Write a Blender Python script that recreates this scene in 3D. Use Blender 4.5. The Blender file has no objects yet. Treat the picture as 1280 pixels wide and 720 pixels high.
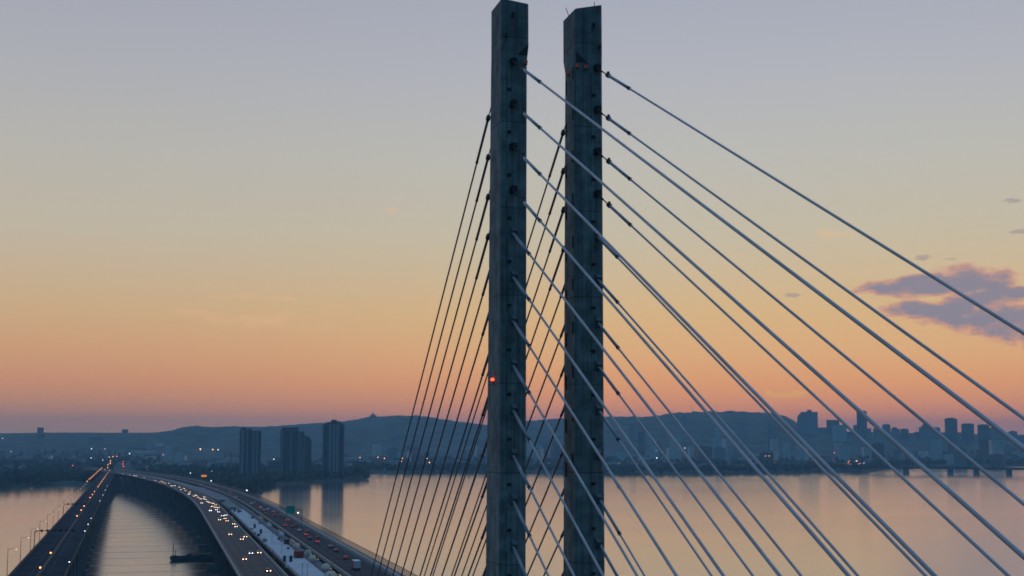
import bpy, math, random
from mathutils import Vector, noise
random.seed(7)
R = math.radians
S = bpy.context.scene
COL = S.collection

# ------------------------------------------------------------------ camera frame used for surveying the layout
CAM = Vector((-53.23, -178.25, 92.0)); PSI = .26041; F = 1632.84; PIT = math.atan(185 / F)
def ray(px, py):
    x = (px - 640) / F; y = (360 - py) / F
    fw = math.cos(PIT) - y * math.sin(PIT); up = math.sin(PIT) + y * math.cos(PIT)
    c, s = math.cos(PSI), math.sin(PSI)
    return Vector((fw * s + x * c, fw * c - x * s, up))
def at_z(px, py, z):
    d = ray(px, py); return CAM + d * ((z - CAM.z) / d.z)
def at_r(px, py, r):                      # point at horizontal distance r
    d = ray(px, py); return CAM + d * (r / math.hypot(d.x, d.y))
def azel(px, py):
    d = ray(px, py); return math.degrees(math.atan2(d.x, d.y)), math.degrees(math.atan2(d.z, math.hypot(d.x, d.y)))
def road_z(u): return 41.0 - .006 * max(0.0, u - 300)
def on_deck(px, py, dz=0.0):
    d = ray(px, py); t = 600.0
    for _ in range(80):
        z = road_z(CAM.y + d.y * t) + dz
        t = .5 * t + .5 * (z - CAM.z) / d.z
    return CAM + d * t
def curve_x(u):
    if u < 800: return 0.0
    return -(u - 800) ** 2 / 17100.0
def curve_dx(u): return 0.0 if u < 800 else -(u - 800) / 8550.0
def deck(u, off, dz=0.0):
    s = curve_dx(u); n = math.hypot(1, s)
    return Vector((curve_x(u) + off / n, u - off * s / n, road_z(u) + dz))
def old_x(u): return -95.5 - .0235 * (u - 330)

# ------------------------------------------------------------------ materials
def lin(c): return tuple((v / 255 / 12.92) if v / 255 <= .04045 else ((v / 255 + .055) / 1.055) ** 2.4 for v in c)
MATS = {}
def mat(name, col, rough=.7, metal=0.0, var=.25, scale=.4, spec=.5, bump=0.0, alpha=1.0):
    m = bpy.data.materials.new(name); m.use_nodes = True
    nt = m.node_tree; b = nt.nodes['Principled BSDF']
    b.inputs['Roughness'].default_value = rough; b.inputs['Metallic'].default_value = metal
    b.inputs['Specular IOR Level'].default_value = spec
    tc = nt.nodes.new('ShaderNodeNewGeometry')
    nz = nt.nodes.new('ShaderNodeTexNoise'); nz.inputs['Scale'].default_value = scale; nz.inputs['Detail'].default_value = 5
    nt.links.new(tc.outputs['Position'], nz.inputs['Vector'])
    r = nt.nodes.new('ShaderNodeValToRGB')
    r.color_ramp.elements[0].position = .3; r.color_ramp.elements[1].position = .7
    r.color_ramp.elements[0].color = tuple(c * (1 - var) for c in col) + (1,)
    r.color_ramp.elements[1].color = tuple(min(1, c * (1 + var)) for c in col) + (1,)
    nt.links.new(nz.outputs['Fac'], r.inputs['Fac']); nt.links.new(r.outputs['Color'], b.inputs['Base Color'])
    if bump:
        bp = nt.nodes.new('ShaderNodeBump'); bp.inputs['Strength'].default_value = bump
        nt.links.new(nz.outputs['Fac'], bp.inputs['Height']); nt.links.new(bp.outputs['Normal'], b.inputs['Normal'])
    b.inputs['Alpha'].default_value = alpha
    MATS[name] = m; return m
def emit(name, col, strength, sampled=False):
    m = bpy.data.materials.new(name); m.use_nodes = True; nt = m.node_tree
    nt.nodes.remove(nt.nodes['Principled BSDF'])
    e = nt.nodes.new('ShaderNodeEmission'); e.inputs['Color'].default_value = (*col, 1); e.inputs['Strength'].default_value = strength
    nt.links.new(e.outputs[0], nt.nodes['Material Output'].inputs['Surface'])
    if not sampled: m.cycles.emission_sampling = 'NONE'
    MATS[name] = m; return m

def concrete_shaft():
    m = mat('mast concrete', (.175, .21, .205), .85, var=.4, scale=.45, bump=.15)
    nt = m.node_tree; b = nt.nodes['Principled BSDF']; old = b.inputs['Base Color'].links[0].from_socket
    g = nt.nodes.new('ShaderNodeNewGeometry'); sp = nt.nodes.new('ShaderNodeSeparateXYZ'); nt.links.new(g.outputs['Position'], sp.inputs[0])
    def M(op, a, bb=None, c=None):
        n = nt.nodes.new('ShaderNodeMath'); n.operation = op
        for i, v in enumerate((a, bb, c)):
            if v is None: continue
            if isinstance(v, (int, float)): n.inputs[i].default_value = v
            else: nt.links.new(v, n.inputs[i])
        return n.outputs[0]
    # casting joints every 6.4 m with a hairline of grime, plus long vertical rain streaks
    fr = M('FRACT', M('DIVIDE', sp.outputs['Z'], 12.4)); jt = M('LESS_THAN', fr, .014)
    lift = M('FLOOR', M('DIVIDE', sp.outputs['Z'], 12.4))
    wn = nt.nodes.new('ShaderNodeTexWhiteNoise'); wn.noise_dimensions = '1D'; nt.links.new(lift, wn.inputs['W'])
    cx = nt.nodes.new('ShaderNodeCombineXYZ')
    nt.links.new(M('MULTIPLY', sp.outputs['X'], 2.2), cx.inputs[0]); nt.links.new(M('MULTIPLY', sp.outputs['Y'], 2.2), cx.inputs[1]); nt.links.new(M('MULTIPLY', sp.outputs['Z'], .07), cx.inputs[2])
    nz = nt.nodes.new('ShaderNodeTexNoise'); nz.inputs['Scale'].default_value = 1.0; nz.inputs['Detail'].default_value = 6; nt.links.new(cx.outputs[0], nz.inputs['Vector'])
    streak = M('MULTIPLY_ADD', nz.outputs['Fac'], 1.7, .15)
    tot = M('MULTIPLY', M('MULTIPLY', streak, M('MULTIPLY_ADD', wn.outputs['Value'], .4, .8)), M('MULTIPLY_ADD', jt, -.45, 1.0))
    mx = nt.nodes.new('ShaderNodeVectorMath'); mx.operation = 'SCALE'
    nt.links.new(old, mx.inputs[0]); nt.links.new(tot, mx.inputs['Scale']); nt.links.new(mx.outputs[0], b.inputs['Base Color'])
    return m
SHAFT = concrete_shaft()
CONC = mat('concrete', (.27, .27, .26), .8, var=.2, scale=.15)
PIERC = mat('pier concrete', (.13, .14, .145), .8, var=.25, scale=.1)
ASPH = mat('asphalt', (.046, .046, .047), .8, var=.3, scale=.12, spec=.04)
ASPHL = mat('smooth asphalt', (.044, .043, .043), .64, var=.3, scale=.12, spec=.07)
OLDASPH = mat('worn asphalt', (.03, .038, .046), .95, var=.3, scale=.08, spec=.02)
PALE = mat('pale deck slab', (.4, .41, .42), .75, var=.2, scale=.12)
PAINT = mat('road paint', (.22, .22, .21), .6, var=.15)
RAILM = mat('rail metal', (.45, .46, .47), .45, metal=.6, var=.15)
DARKM = mat('dark steel', (.03, .03, .034), .6, var=.3)
BLACK = mat('black steel', (.012, .012, .013), .6, var=.3)
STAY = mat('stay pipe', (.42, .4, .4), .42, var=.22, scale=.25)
STAYN = mat('stay pipe backlit', (.17, .15, .15), .5, var=.15, scale=.6)  # same pipe for the far stays, backlit darkness put into the colour
SLEEVE = mat('stay sleeve', (.34, .34, .36), .4, var=.12, scale=.8)
OLDSTEEL = mat('old bridge girder', (.035, .04, .04), .8, var=.3)
MESHF = mat('fence mesh', (.2, .18, .17), .7, var=.15, alpha=.5)
GREEN = mat('sign green', (.0, .45, .3), .45, var=.05)
CREAM = mat('tarpaulin', (.8, .56, .38), .8, var=.15, scale=.9)
WHITEM = mat('white panel', (.62, .64, .66), .6, var=.08)
REDM = mat('red paint', (.38, .03, .025), .5, var=.15)
BLUEM = mat('blue plastic', (.03, .07, .12), .5, var=.2)
BROWN = mat('rust brown', (.16, .09, .07), .8, var=.3)
FOL = mat('foliage', (.028, .042, .024), .8, var=.5, scale=.05, spec=.2)
BARK = mat('bark', (.06, .045, .035), .9, var=.3)
HULL = mat('barge hull', (.05, .075, .09), .6, var=.3, scale=.2)
TYRE = mat('tyre rubber', (.02, .02, .02), .85, var=.2)
GLASS = mat('car glass', (.015, .018, .02), .1, var=.1)
RED_EM = emit('obstruction lamp', (.6, .09, .06), .13)
BEACON = emit('beacon lamp', (1, .07, .03), 3.5)
HEAD = emit('headlamp', (1, .66, .38), 9.0, True)
HEADW = emit('cool headlamp', (.95, .95, 1), 8.0, True)
TAIL = emit('tail lamp', (1, .05, .06), .22)
BRAKE = emit('brake lamp', (1, .05, .06), 1.5)
LW = emit('white lamp', (.85, .93, 1), 3.0)
LO = emit('sodium lamp', (1, .36, .1), 4.5)
LD = emit('dim lamp', (1, .85, .7), 2.2)
AMBER = emit('amber sign', (1, .3, .04), .8)
REDL = emit('red lamp', (1, .12, .08), 4.0)

def facade(name, col, floor=3.2, bay=3.6, glass=.45, lit=.0):
    """windows as a procedural pattern: rows by height, bays by horizontal run"""
    m = mat(name, col, .6, var=.15, scale=.03); nt = m.node_tree; b = nt.nodes['Principled BSDF']; old = b.inputs['Base Color'].links[0].from_socket
    tc = nt.nodes.new('ShaderNodeTexCoord'); sp = nt.nodes.new('ShaderNodeSeparateXYZ'); nt.links.new(tc.outputs['Object'], sp.inputs[0])
    def M(op, a, bb=None):
        n = nt.nodes.new('ShaderNodeMath'); n.operation = op
        for i, v in enumerate((a, bb)):
            if v is None: continue
            if isinstance(v, (int, float)): n.inputs[i].default_value = v
            else: nt.links.new(v, n.inputs[i])
        return n.outputs[0]
    fz = M('LESS_THAN', M('FRACT', M('DIVIDE', sp.outputs['Z'], floor)), .55)
    fx = M('LESS_THAN', M('FRACT', M('DIVIDE', M('ADD', sp.outputs['X'], sp.outputs['Y']), bay)), .62)
    w = M('MULTIPLY', M('MULTIPLY', fz, fx), glass * 1.3)
    mx = nt.nodes.new('ShaderNodeMix'); mx.data_type = 'RGBA'
    nt.links.new(w, mx.inputs['Factor']); nt.links.new(old, mx.inputs['A']); mx.inputs['B'].default_value = (.03, .035, .045, 1)
    nt.links.new(mx.outputs['Result'], b.inputs['Base Color'])
    return m
FAC_D = facade('dark facade', (.17, .17, .19))
FAC_M = facade('grey facade', (.32, .32, .34))
FAC_P = facade('pale facade', (.62, .61, .6), glass=.3)
FAC_B = facade('brick facade', (.2, .13, .11))
ROOF = mat('roof gravel', (.14, .14, .14), .9)
STRIPP = mat('pale balcony strip', (.34, .34, .36), .6, var=.1)
STRIPG = mat('glazed strip', (.05, .065, .08), .25, var=.1)

# ------------------------------------------------------------------ mesh builder
class MB:
    def __init__(s): s.v = []; s.f = []
    def quad(s, *p):
        n = len(s.v); s.v += [tuple(q) for q in p]; s.f.append(tuple(range(n, n + len(p))))
    def hexa(s, b, t):                       # two 4-loops, bottom and top
        n = len(s.v); s.v += [tuple(q) for q in b] + [tuple(q) for q in t]
        s.f += [(n + 3, n + 2, n + 1, n), (n + 4, n + 5, n + 6, n + 7)] + [(n + i, n + (i + 1) % 4, n + 4 + (i + 1) % 4, n + 4 + i) for i in range(4)]
    def box(s, c, d, rz=0.0):
        x, y, z = c; a, b, h = d[0] / 2, d[1] / 2, d[2] / 2; co, si = math.cos(rz), math.sin(rz)
        P = [(-a, -b), (a, -b), (a, b), (-a, b)]
        P = [(x + p * co - q * si, y + p * si + q * co) for p, q in P]
        s.hexa([(p, q, z - h) for p, q in P], [(p, q, z + h) for p, q in P])
    def prism(s, pts, z0, z1):               # horizontal polygon extruded upwards
        n = len(s.v); k = len(pts)
        s.v += [(p[0], p[1], z0) for p in pts] + [(p[0], p[1], z1) for p in pts]
        s.f += [tuple(range(n + k - 1, n - 1, -1)), tuple(range(n + k, n + 2 * k))] + [(n + i, n + (i + 1) % k, n + k + (i + 1) % k, n + k + i) for i in range(k)]
    def tube(s, a, b, r0, r1=None, n=10, caps=True):
        a = Vector(a); b = Vector(b); r1 = r0 if r1 is None else r1
        d = (b - a).normalized(); e = d.orthogonal().normalized(); g = d.cross(e); k = len(s.v)
        for p, r in ((a, r0), (b, r1)):
            for i in range(n):
                t = 2 * math.pi * i / n; s.v.append(tuple(p + e * (r * math.cos(t)) + g * (r * math.sin(t))))
        s.f += [(k + i, k + (i + 1) % n, k + n + (i + 1) % n, k + n + i) for i in range(n)]
        if caps: s.f += [tuple(range(k + n - 1, k - 1, -1)), tuple(range(k + n, k + 2 * n))]
    def ball(s, c, r, n=10, m=6, sz=1.0):
        k = len(s.v); c = Vector(c)
        for j in range(1, m):
            ph = math.pi * j / m
            for i in range(n):
                t = 2 * math.pi * i / n; s.v.append((c.x + r * math.sin(ph) * math.cos(t), c.y + r * math.sin(ph) * math.sin(t), c.z + r * sz * math.cos(ph)))
        s.v += [(c.x, c.y, c.z + r * sz), (c.x, c.y, c.z - r * sz)]; T = k + (m - 1) * n
        for j in range(m - 2):
            for i in range(n): s.f.append((k + j * n + i, k + (j + 1) * n + i, k + (j + 1) * n + (i + 1) % n, k + j * n + (i + 1) % n))
        for i in range(n):
            s.f.append((T, k + i, k + (i + 1) % n)); q = k + (m - 2) * n; s.f.append((T + 1, q + (i + 1) % n, q + i))
    def sweep(s, sect, us, P, closed=True):  # sect: list of (off, dz); P(u, off, dz) -> point
        k = len(s.v); n = len(sect)
        for u in us:
            for o, z in sect: s.v.append(tuple(P(u, o, z)))
        for j in range(len(us) - 1):
            for i in range(n if closed else n - 1):
                a = k + j * n; s.f.append((a + i, a + (i + 1) % n, a + n + (i + 1) % n, a + n + i))
        if closed:
            s.f += [tuple(range(k, k + n)), tuple(range(k + (len(us) - 1) * n + n - 1, k + (len(us) - 1) * n - 1, -1))]
    def mesh(s, name, m, smooth=False):
        me = bpy.data.meshes.new(name); me.from_pydata(s.v, [], s.f); me.update()
        me.materials.append(m)
        if smooth:
            for p in me.polygons: p.use_smooth = True
        return me
    def build(s, name, m, parent=None, smooth=False, **kw):
        return place(name, s.mesh(name, m, smooth), parent, **kw)
def place(name, me, parent=None, loc=None, **kw):
    o = bpy.data.objects.new(name, me); COL.objects.link(o)
    if parent is not None: o.parent = parent
    if loc is not None: o.location = loc
    for k, v in kw.items(): o[k] = v
    return o
def thing(name, label, cat, loc=(0, 0, 0), rz=0.0, group=None):
    o = bpy.data.objects.new(name, None); COL.objects.link(o); o.empty_display_size = .5
    o.location = loc; o.rotation_euler = (0, 0, rz); o['label'] = label; o['category'] = cat
    if group: o['group'] = group
    return o
def tag(o, label, cat, group=None):
    o['label'] = label; o['category'] = cat
    if group: o['group'] = group
    return o
def copy_tree(o, parent=None):
    c = o.copy(); COL.objects.link(c)
    if parent is not None: c.parent = parent
    for ch in o.children: copy_tree(ch, c)
    return c
ORD = ['topmost', 'second', 'third', 'fourth', 'fifth', 'sixth', 'seventh', 'eighth', 'ninth', 'tenth', 'eleventh', 'twelfth', 'thirteenth', 'fourteenth']

# ------------------------------------------------------------------ pylons
UN = 6.2
ANCH_Z = {s: [92 + UN * (8.60605 - i) for i in range(13)] for s in (-1, 1)}
def pylon(side):
    if side < 0:
        t = thing('pylon', 'grey concrete pylon with a small red beacon on its narrow side, nearer to the houses on the far shore at left', 'pylon', (-6.25, 0, 0))
        xl = (-8.08, -7.86); xr = (-4.32, -4.06); uf = (5.9, 4.35); cap = (-7.83, -3.8, 4.2); ztl, ztr = 154.5, 154.0; ax = -6.07
    else:
        t = thing('pylon', 'grey concrete pylon without a beacon, its upper stays running off from its right edge', 'pylon', (6.25, 0, 0))
        xl = (2.8, 3.08); xr = (7.15, 7.31); uf = (3.7, 2.7); cap = (3.27, 7.36, 4.1); ztl, ztr = 153.95, 154.85; ax = 6.3
    t['label'] = ('left of the two grey concrete pylons, with a glowing red beacon on its narrow face' if side < 0 else
                  'right of the two grey concrete pylons, with orange lamps under its slanted top')
    ox = t.location.x
    zb, zs, zc = 30.0, 145.4, 147.6                      # foot, shaft top, start of cap
    m = MB(); n = -2.16
    def ring(xa, xb, uu, z):
        ch = .22
        return [(xa - ox + ch, n, z), (xb - ox - ch, n, z), (xb - ox, n + ch, z), (xb - ox, uu - ch, z), (xb - ox - ch, uu, z), (xa - ox + ch, uu, z), (xa - ox, uu - ch, z), (xa - ox, n + ch, z)]
    zs_list = [zb + (zs - zb) * i / 24 for i in range(25)]
    rows = []
    for z in zs_list:
        k = (z - 73) / (142.0 - 73)
        rows.append(ring(xl[0] + (xl[1] - xl[0]) * k, xr[0] + (xr[1] - xr[0]) * k, uf[0] + (uf[1] - uf[0]) * k, z))
    b0 = len(m.v)
    for r_ in rows: m.v += r_
    for j in range(len(rows) - 1):
        for i in range(8): a = b0 + j * 8; m.f.append((a + i, a + (i + 1) % 8, a + 8 + (i + 1) % 8, a + 8 + i))
    m.f.append(tuple(range(b0 + 7, b0 - 1, -1)))
    m.build('shaft', SHAFT, t)
    # cap: flares out over two metres, then plumb to a top that slopes outwards
    m = MB(); r0 = rows[-1]; c0, c1, cu = cap
    r1 = ring(c0, c1, cu, zc); r2 = ring(c0, c1, cu, 0)
    def top(p): k = (p[0] + ox - c0) / (c1 - c0); return (p[0], p[1], ztl + (ztr - ztl) * k)
    r2 = [top(p) for p in r2]
    for r_ in (r0, r1, r2): m.v += r_
    for j in range(2):
        for i in range(8): m.f.append((j * 8 + i, j * 8 + (i + 1) % 8, j * 8 + 8 + (i + 1) % 8, j * 8 + 8 + i))
    m.f.append(tuple(range(16, 24)))
    m.build('cap', SHAFT, t)
    # thin black plate painting in the shade under the flared cap foot
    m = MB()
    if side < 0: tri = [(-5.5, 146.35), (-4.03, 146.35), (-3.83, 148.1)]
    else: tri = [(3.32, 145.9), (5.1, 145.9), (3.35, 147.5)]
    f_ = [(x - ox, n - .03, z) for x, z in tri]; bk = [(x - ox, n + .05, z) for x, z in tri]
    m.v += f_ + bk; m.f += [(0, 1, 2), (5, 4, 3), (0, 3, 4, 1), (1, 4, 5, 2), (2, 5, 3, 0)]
    m.build('cap_shade_plate', BLACK, t)
    # stay anchorages: near face and far face
    for i, z in enumerate(ANCH_Z[side]):
        k = (12 - i) / 12
        x = ax - ox if side < 0 else (6.6 - .5 * i / 11) - ox
        m = MB()
        if i < 4:
            m.box((x, n - .28, z), (.75, .7, .8)); m.box((x - .35, n - .15, z - .2), (.5, .36, .9)); m.build('anchor_box', BLACK, t)
        else:
            m.hexa([(x - .45, n, z - .85), (x + .4, n, z - .85), (x + .4, n + .05, z - .85), (x - .45, n + .05, z - .85)],
                   [(x - .3, n - .9, z + .1), (x + .35, n - .9, z + .1), (x + .4, n + .05, z + .75), (x - .45, n + .05, z + .75)])
            m.build('anchor_box', PIERC, t)
        if i:
            m = MB(); m.box((x - .62, n - .05, z + 1.95), (.5, .14, .32)); m.box((x - .62, n - .09, z + 2.16), (.6, .22, .08)); m.build('vent', BLACK, t)
            m = MB(); m.box((x - 1.0, n - .02, z + 3.2), (.05, .06, 4.2)); m.build('conduit', DARKM, t)
        zf = 92 + UN * (8.98083 - .99184 * i); uu = (4.9 if side < 0 else 3.0)
        m = MB(); m.box((-.1, uu + .05, zf - 2.0), (.8, .9, .9)); m.build('anchor_box', BLACK, t)
    # lamps below the cap
    L = [(-4.2, n - .15, 145.4)] if side < 0 else [(3.5, n - .15, 145.35), (4.75, n - .15, 145.3), (2.88, .55, 145.0)]
    for p in L:
        m = MB(); m.ball((p[0] - ox, p[1], p[2]), .22); lo = m.build('obstruction_lamp', RED_EM, t, smooth=True)
        m = MB(); m.box((p[0] - ox, p[1] + (.1 if p[1] < 0 else 0), p[2] - .34), (.3, .3, .18)); m.build('lamp_base', DARKM, lo)
    L = [(-5.3, 145.3, .5)] if side < 0 else [(2.9, 144.7, .5)]
    # small fittings on the face of the cap
    for x, z in ([(-6.2, 152.2), (-7.2, 149.0)] if side < 0 else [(6.0, 151.6), (6.9, 148.4)]):
        m = MB(); m.box((x - ox, n - .18, z), (.34, .4, .62)); m.tube((x - ox, n - .25, z - .3), (x - ox - .25, n - .3, z - .85), .07); m.build('fitting', BLACK, t)
    if side > 0:
        for i in range(10):
            z = 144.0 - i * 6.2
            m = MB(); m.box((3.02 + .004 * i - .04 * i - ox + .02, 1.9, z - 1), (.16, .28, 2.0)); m.build('vent_slot', BLACK, t)
            m = MB(); m.box((3.02 - .036 * i - ox + .02, -1.3, z + .5), (.16, .26, 1.7)); m.build('vent_slot', BLACK, t)
        m = MB(); m.tube((3.3 - ox, 1.2, 153.9), (2.9 - ox, 1.4, 155.2), .05); m.build('lightning_rod', BLACK, t)
        m = MB(); m.tube((6.9 - ox, 0, 154.6), (6.9 - ox, 0, 156.0), .05); m.build('lightning_rod', BLACK, t)
    else:
        m = MB(); m.ball((-8.2 - ox, 1.5, 99.95), .3, sz=.75); bc = m.build('beacon', BEACON, t, smooth=True)
        m = MB(); m.box((-8.02 - ox, 1.5, 99.55), (.3, .5, .25)); m.build('lamp_base', DARKM, bc)
    return t
pylon(-1); pylon(1)

# ------------------------------------------------------------------ stay cables
def stay(side, far, i):
    v = side * 1.00821 * UN
    if far:
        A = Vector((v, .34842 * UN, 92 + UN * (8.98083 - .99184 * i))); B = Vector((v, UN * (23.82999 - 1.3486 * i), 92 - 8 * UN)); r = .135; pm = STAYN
    else:
        A = Vector((v, -.34842 * UN, ANCH_Z[side][i])); B = Vector((v, -UN * (34.71431 - 2.1106 * i), 92 - 8 * UN)); r = .15 if side < 0 else .138; pm = STAY
    d = (B - A).normalized(); Pt = lambda s: A + d * s
    ln = (B - A).length
    which = 'left' if side < 0 else 'right'
    if far:
        s0, s1 = (((12.3, 21.5) if side < 0 else (14.3, 23.6)) if i < 4 else (5.0, 16.2)); st = 3.0
        lab = f'dark thin stay slanting down to the left from the {which} pylon, {ORD[i]} of its fan'
    else:
        s0, s1 = ((6.2, 15.5) if i < 4 else (.2, 9.6)); st = -.2
        lab = f'pale stay slanting down to the right from the {which} pylon, {ORD[i]} of its fan'
    m = MB(); m.tube(Pt(s1), B, r, n=12, caps=False)
    # stays carry a slight sag
    o = m.build('stay_cable', pm, None, True); tag(o, lab, 'stay cable', f'stays running to the {"left" if far else "right"} of the {which} pylon')
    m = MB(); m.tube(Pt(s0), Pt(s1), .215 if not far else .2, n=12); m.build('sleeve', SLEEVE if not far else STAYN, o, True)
    m = MB(); m.tube(Pt(s1 - .2), Pt(s1 + .25), .26 if not far else .22, n=12); m.build('clamp_ring', DARKM, o, True)
    if i < 4:
        m = MB(); m.tube(Pt(st), Pt(s0), .09, n=8); m.tube(Pt(st), Pt(s0 * .55), .14, n=8); m.build('anchor_rod', BLACK, o, True)
        m = MB(); m.tube(Pt(s0 - .25), Pt(s0 + .3), .36, n=12); m.tube(Pt(s0 + .3), Pt(s0 + .7), .36, .22, n=12); m.box(Pt(s0 + .1) + Vector((0, 0, .35)), (.3, .3, .4)); m.build('collar', DARKM if far else BLACK, o)
for side in (-1, 1):
    for i in range(12):
        stay(side, False, i); stay(side, True, i)

# ------------------------------------------------------------------ the new highway bridge
def us_(a, b, st=20.0):
    n = max(2, int((b - a) / st) + 1); return [a + (b - a) * i / (n - 1) for i in range(n)]
U0, U1 = -230.0, 2480.0
HB = thing('highway_bridge', 'long curving concrete bridge with two busy roadways and a pale unfinished middle deck', 'bridge')
us = us_(U0, U1)
for a, b in ((-25, -8), (13, 30)):
    m = MB(); m.sweep([(a, 0), (b, 0), (b, -.6), (b - 3.5, -1.2), (b - 5, -4.2), (a + 5, -4.2), (a + 3.5, -1.2), (a, -.6)], us, deck); d_ = m.build('road_deck', ASPH, HB)
    if a < 0: d_.data.materials[0] = ASPHL
    for off, w, dash in ((a + 1.9, .2, 0), (b - 1.6, .2, 0), (a + 5.6, .18, 1), (a + 9.3, .18, 1)):
        m = MB()
        if not dash: m.sweep([(off - w / 2, .03), (off + w / 2, .03)], us, deck, closed=False)
        else:
            u = 60.0
            while u < 1500:
                m.quad(deck(u, off - w / 2, .03), deck(u, off + w / 2, .03), deck(u + 4, off + w / 2, .03), deck(u + 4, off - w / 2, .03)); u += 12
        m.build('lane_marking', PAINT, d_)
    for off in (a + .25, b - .25):
        s_ = 1 if off < (a + b) / 2 else -1
        m = MB(); m.sweep([(off - .25 * s_, -.6), (off - .25 * s_, 1.0), (off, 1.0), (off + .3 * s_, .3), (off + .3 * s_, -.1)], us, deck); bo = m.build('barrier', CONC, HB)
        m = MB()
        for h in (1.2, 1.42): m.sweep([(off - .2, h), (off + .02, h), (off + .02, h + .13), (off - .2, h + .13)], us, deck)
        m.build('guard_rail', RAILM, bo)
# strip of dark paving painted off along the left shoulder
# middle transit deck and what carries it
m = MB(); m.sweep([(-3.6, .1), (6.8, .1), (6.8, -.5), (4.6, -3.6), (-1.4, -3.6), (-3.6, -.5)], us_(-230, 820), deck); m.build('transit_deck', PALE, HB)
m = MB(); m.sweep([(-3.6, -.1), (6.8, -.1), (6.8, -.5), (4.6, -3.6), (-1.4, -3.6), (-3.6, -.5)], us_(820, 2480), deck); m.build('transit_deck', PIERC, HB)
m = MB(); m.sweep([(8.2, -.9), (12.9, -.9), (12.9, -1.3), (8.2, -1.3)], us_(-230, 1400), deck); m.build('service_walkway', PIERC, HB)
for off in (-3.9, 7.2):
    m = MB()
    for h in (.6, 1.1): m.sweep([(off - .04, h), (off + .04, h), (off + .04, h + .08), (off - .04, h + .08)], us_(200, 1000), deck)
    u = 200.0
    while u < 1000:
        p = deck(u, off); m.box((p.x, p.y, p.z + .6), (.12, .12, 1.4)); u += 5.0
    m.sweep([(off - .3, -.5), (off + .3, -.5), (off + .3, .1), (off - .3, .1)], us_(200, 1000), deck)
    m.build('temporary_railing', DARKM, HB)
# path on the far right with its tall mesh fence
m = MB(); m.sweep([(30.0, -.05), (34.2, -.05), (34.2, -.45), (30.0, -.7)], us_(-230, 1950), deck); pth = m.build('foot_path', CONC, HB)
m = MB(); m.sweep([(34.25, -.3), (34.25, 2.5)], us_(-230, 1950), deck, closed=False); pf = m.build('fence_mesh', MESHF, HB)
m = MB(); u = -225.0
while u < 1200:
    p = deck(u, 34.3); m.box((p.x, p.y, p.z + 1.1), (.1, .1, 3.0)); u += 4.0
m.sweep([(34.2, 2.5), (34.36, 2.5), (34.36, 2.64), (34.2, 2.64)], us_(-230, 1950), deck); m.sweep([(34.2, -.3), (34.42, -.3), (34.42, .12), (34.2, .12)], us_(-230, 1950), deck)
m.build('fence_frame', DARKM, pf)
# piers: W shaped legs on a footing, a cross head under each deck
u = -160.0; pier_u = []
while u < 2250:
    if abs(u) > 40: pier_u.append(u)
    u += 84.0
def ptl(u, off, z):
    p = deck(u, off); return Vector((p.x, p.y, z))
def slab(m, u, o0, o1, z0, z1, w0, w1, t):
    """leaning leg: foot centred at o0 (width w0) to head at o1 (width w1)"""
    q = lambda o, uu, z: ptl(u + uu, o, z)
    m.hexa([q(o0 - w0 / 2, -t, z0), q(o0 + w0 / 2, -t, z0), q(o0 + w0 / 2, t, z0), q(o0 - w0 / 2, t, z0)],
           [q(o1 - w1 / 2, -t, z1), q(o1 + w1 / 2, -t, z1), q(o1 + w1 / 2, t, z1), q(o1 - w1 / 2, t, z1)])
for u in pier_u:
    zt = road_z(u) - 4.2
    m = MB()
    for o0, o1 in ((-13, -20), (-12, -9.5), (-10, -1), (15, 6), (17, 15.5), (18, 26)):
        slab(m, u, o0, o1, 4.0, zt - 1.5, 4.6, 3.2, 1.7)
    for a, b in ((-22, -6), (-3, 8), (11, 29)):
        q = lambda o, uu, z: ptl(u + uu, o, z)
        m.hexa([q(a + 1, -1.9, zt - 1.9), q(b - 1, -1.9, zt - 1.9), q(b - 1, 1.9, zt - 1.9), q(a + 1, 1.9, zt - 1.9)],
               [q(a, -1.9, zt), q(b, -1.9, zt), q(b, 1.9, zt), q(a, 1.9, zt)])
    pr = m.build('pier', PIERC, HB)
    for o in (-12, 16.5):
        m = MB(); p = deck(u, o); m.prism([(p.x + 9 * math.cos(k * math.pi / 6), p.y + 5 * math.sin(k * math.pi / 6)) for k in range(12)], -4, 4.2)
        m.build('footing', PIERC, pr)

# ------------------------------------------------------------------ the old closed bridge
OB = thing('old_bridge', 'old straight girder bridge at far left with an empty unlit roadway', 'bridge')
def od(u, off, dz=0.0): return Vector((old_x(u) + off, u, road_z(u) + dz))
uso = us_(-230, 2400)
m = MB(); m.sweep([(-9.9, 0), (9.9, 0), (9.9, -.5), (8.6, -.7), (-8.6, -.7), (-9.9, -.5)], uso, od); d_ = m.build('road_deck', OLDASPH, OB)
for off in (-6.2, -3.1, 3.1, 6.2):
    m = MB(); u = 40.0
    while u < 1300:
        m.quad(od(u, off - .08, .03), od(u, off + .08, .03), od(u + 3, off + .08, .03), od(u + 3, off - .08, .03)); u += 9
    m.build('lane_marking', OLDASPH if abs(off) > 5 else mat('faded paint', (.16, .16, .16)), d_)
for off in (-8, -4.8, -1.6, 1.6, 4.8, 8):
    m = MB(); m.sweep([(off - .45, -.7), (off + .45, -.7), (off + .45, -3.4), (off - .45, -3.4)], uso, od); m.build('girder', OLDSTEEL, OB)
for off in (-9.7, 9.7):
    m = MB(); m.sweep([(off - .2, -.3), (off - .2, .9), (off + .2, .9), (off + .2, -.3)], uso, od)
    m.sweep([(off - .06, 1.15), (off + .06, 1.15), (off + .06, 1.3), (off - .06, 1.3)], uso, od)
    m.build('parapet', OLDSTEEL, OB)
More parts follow.
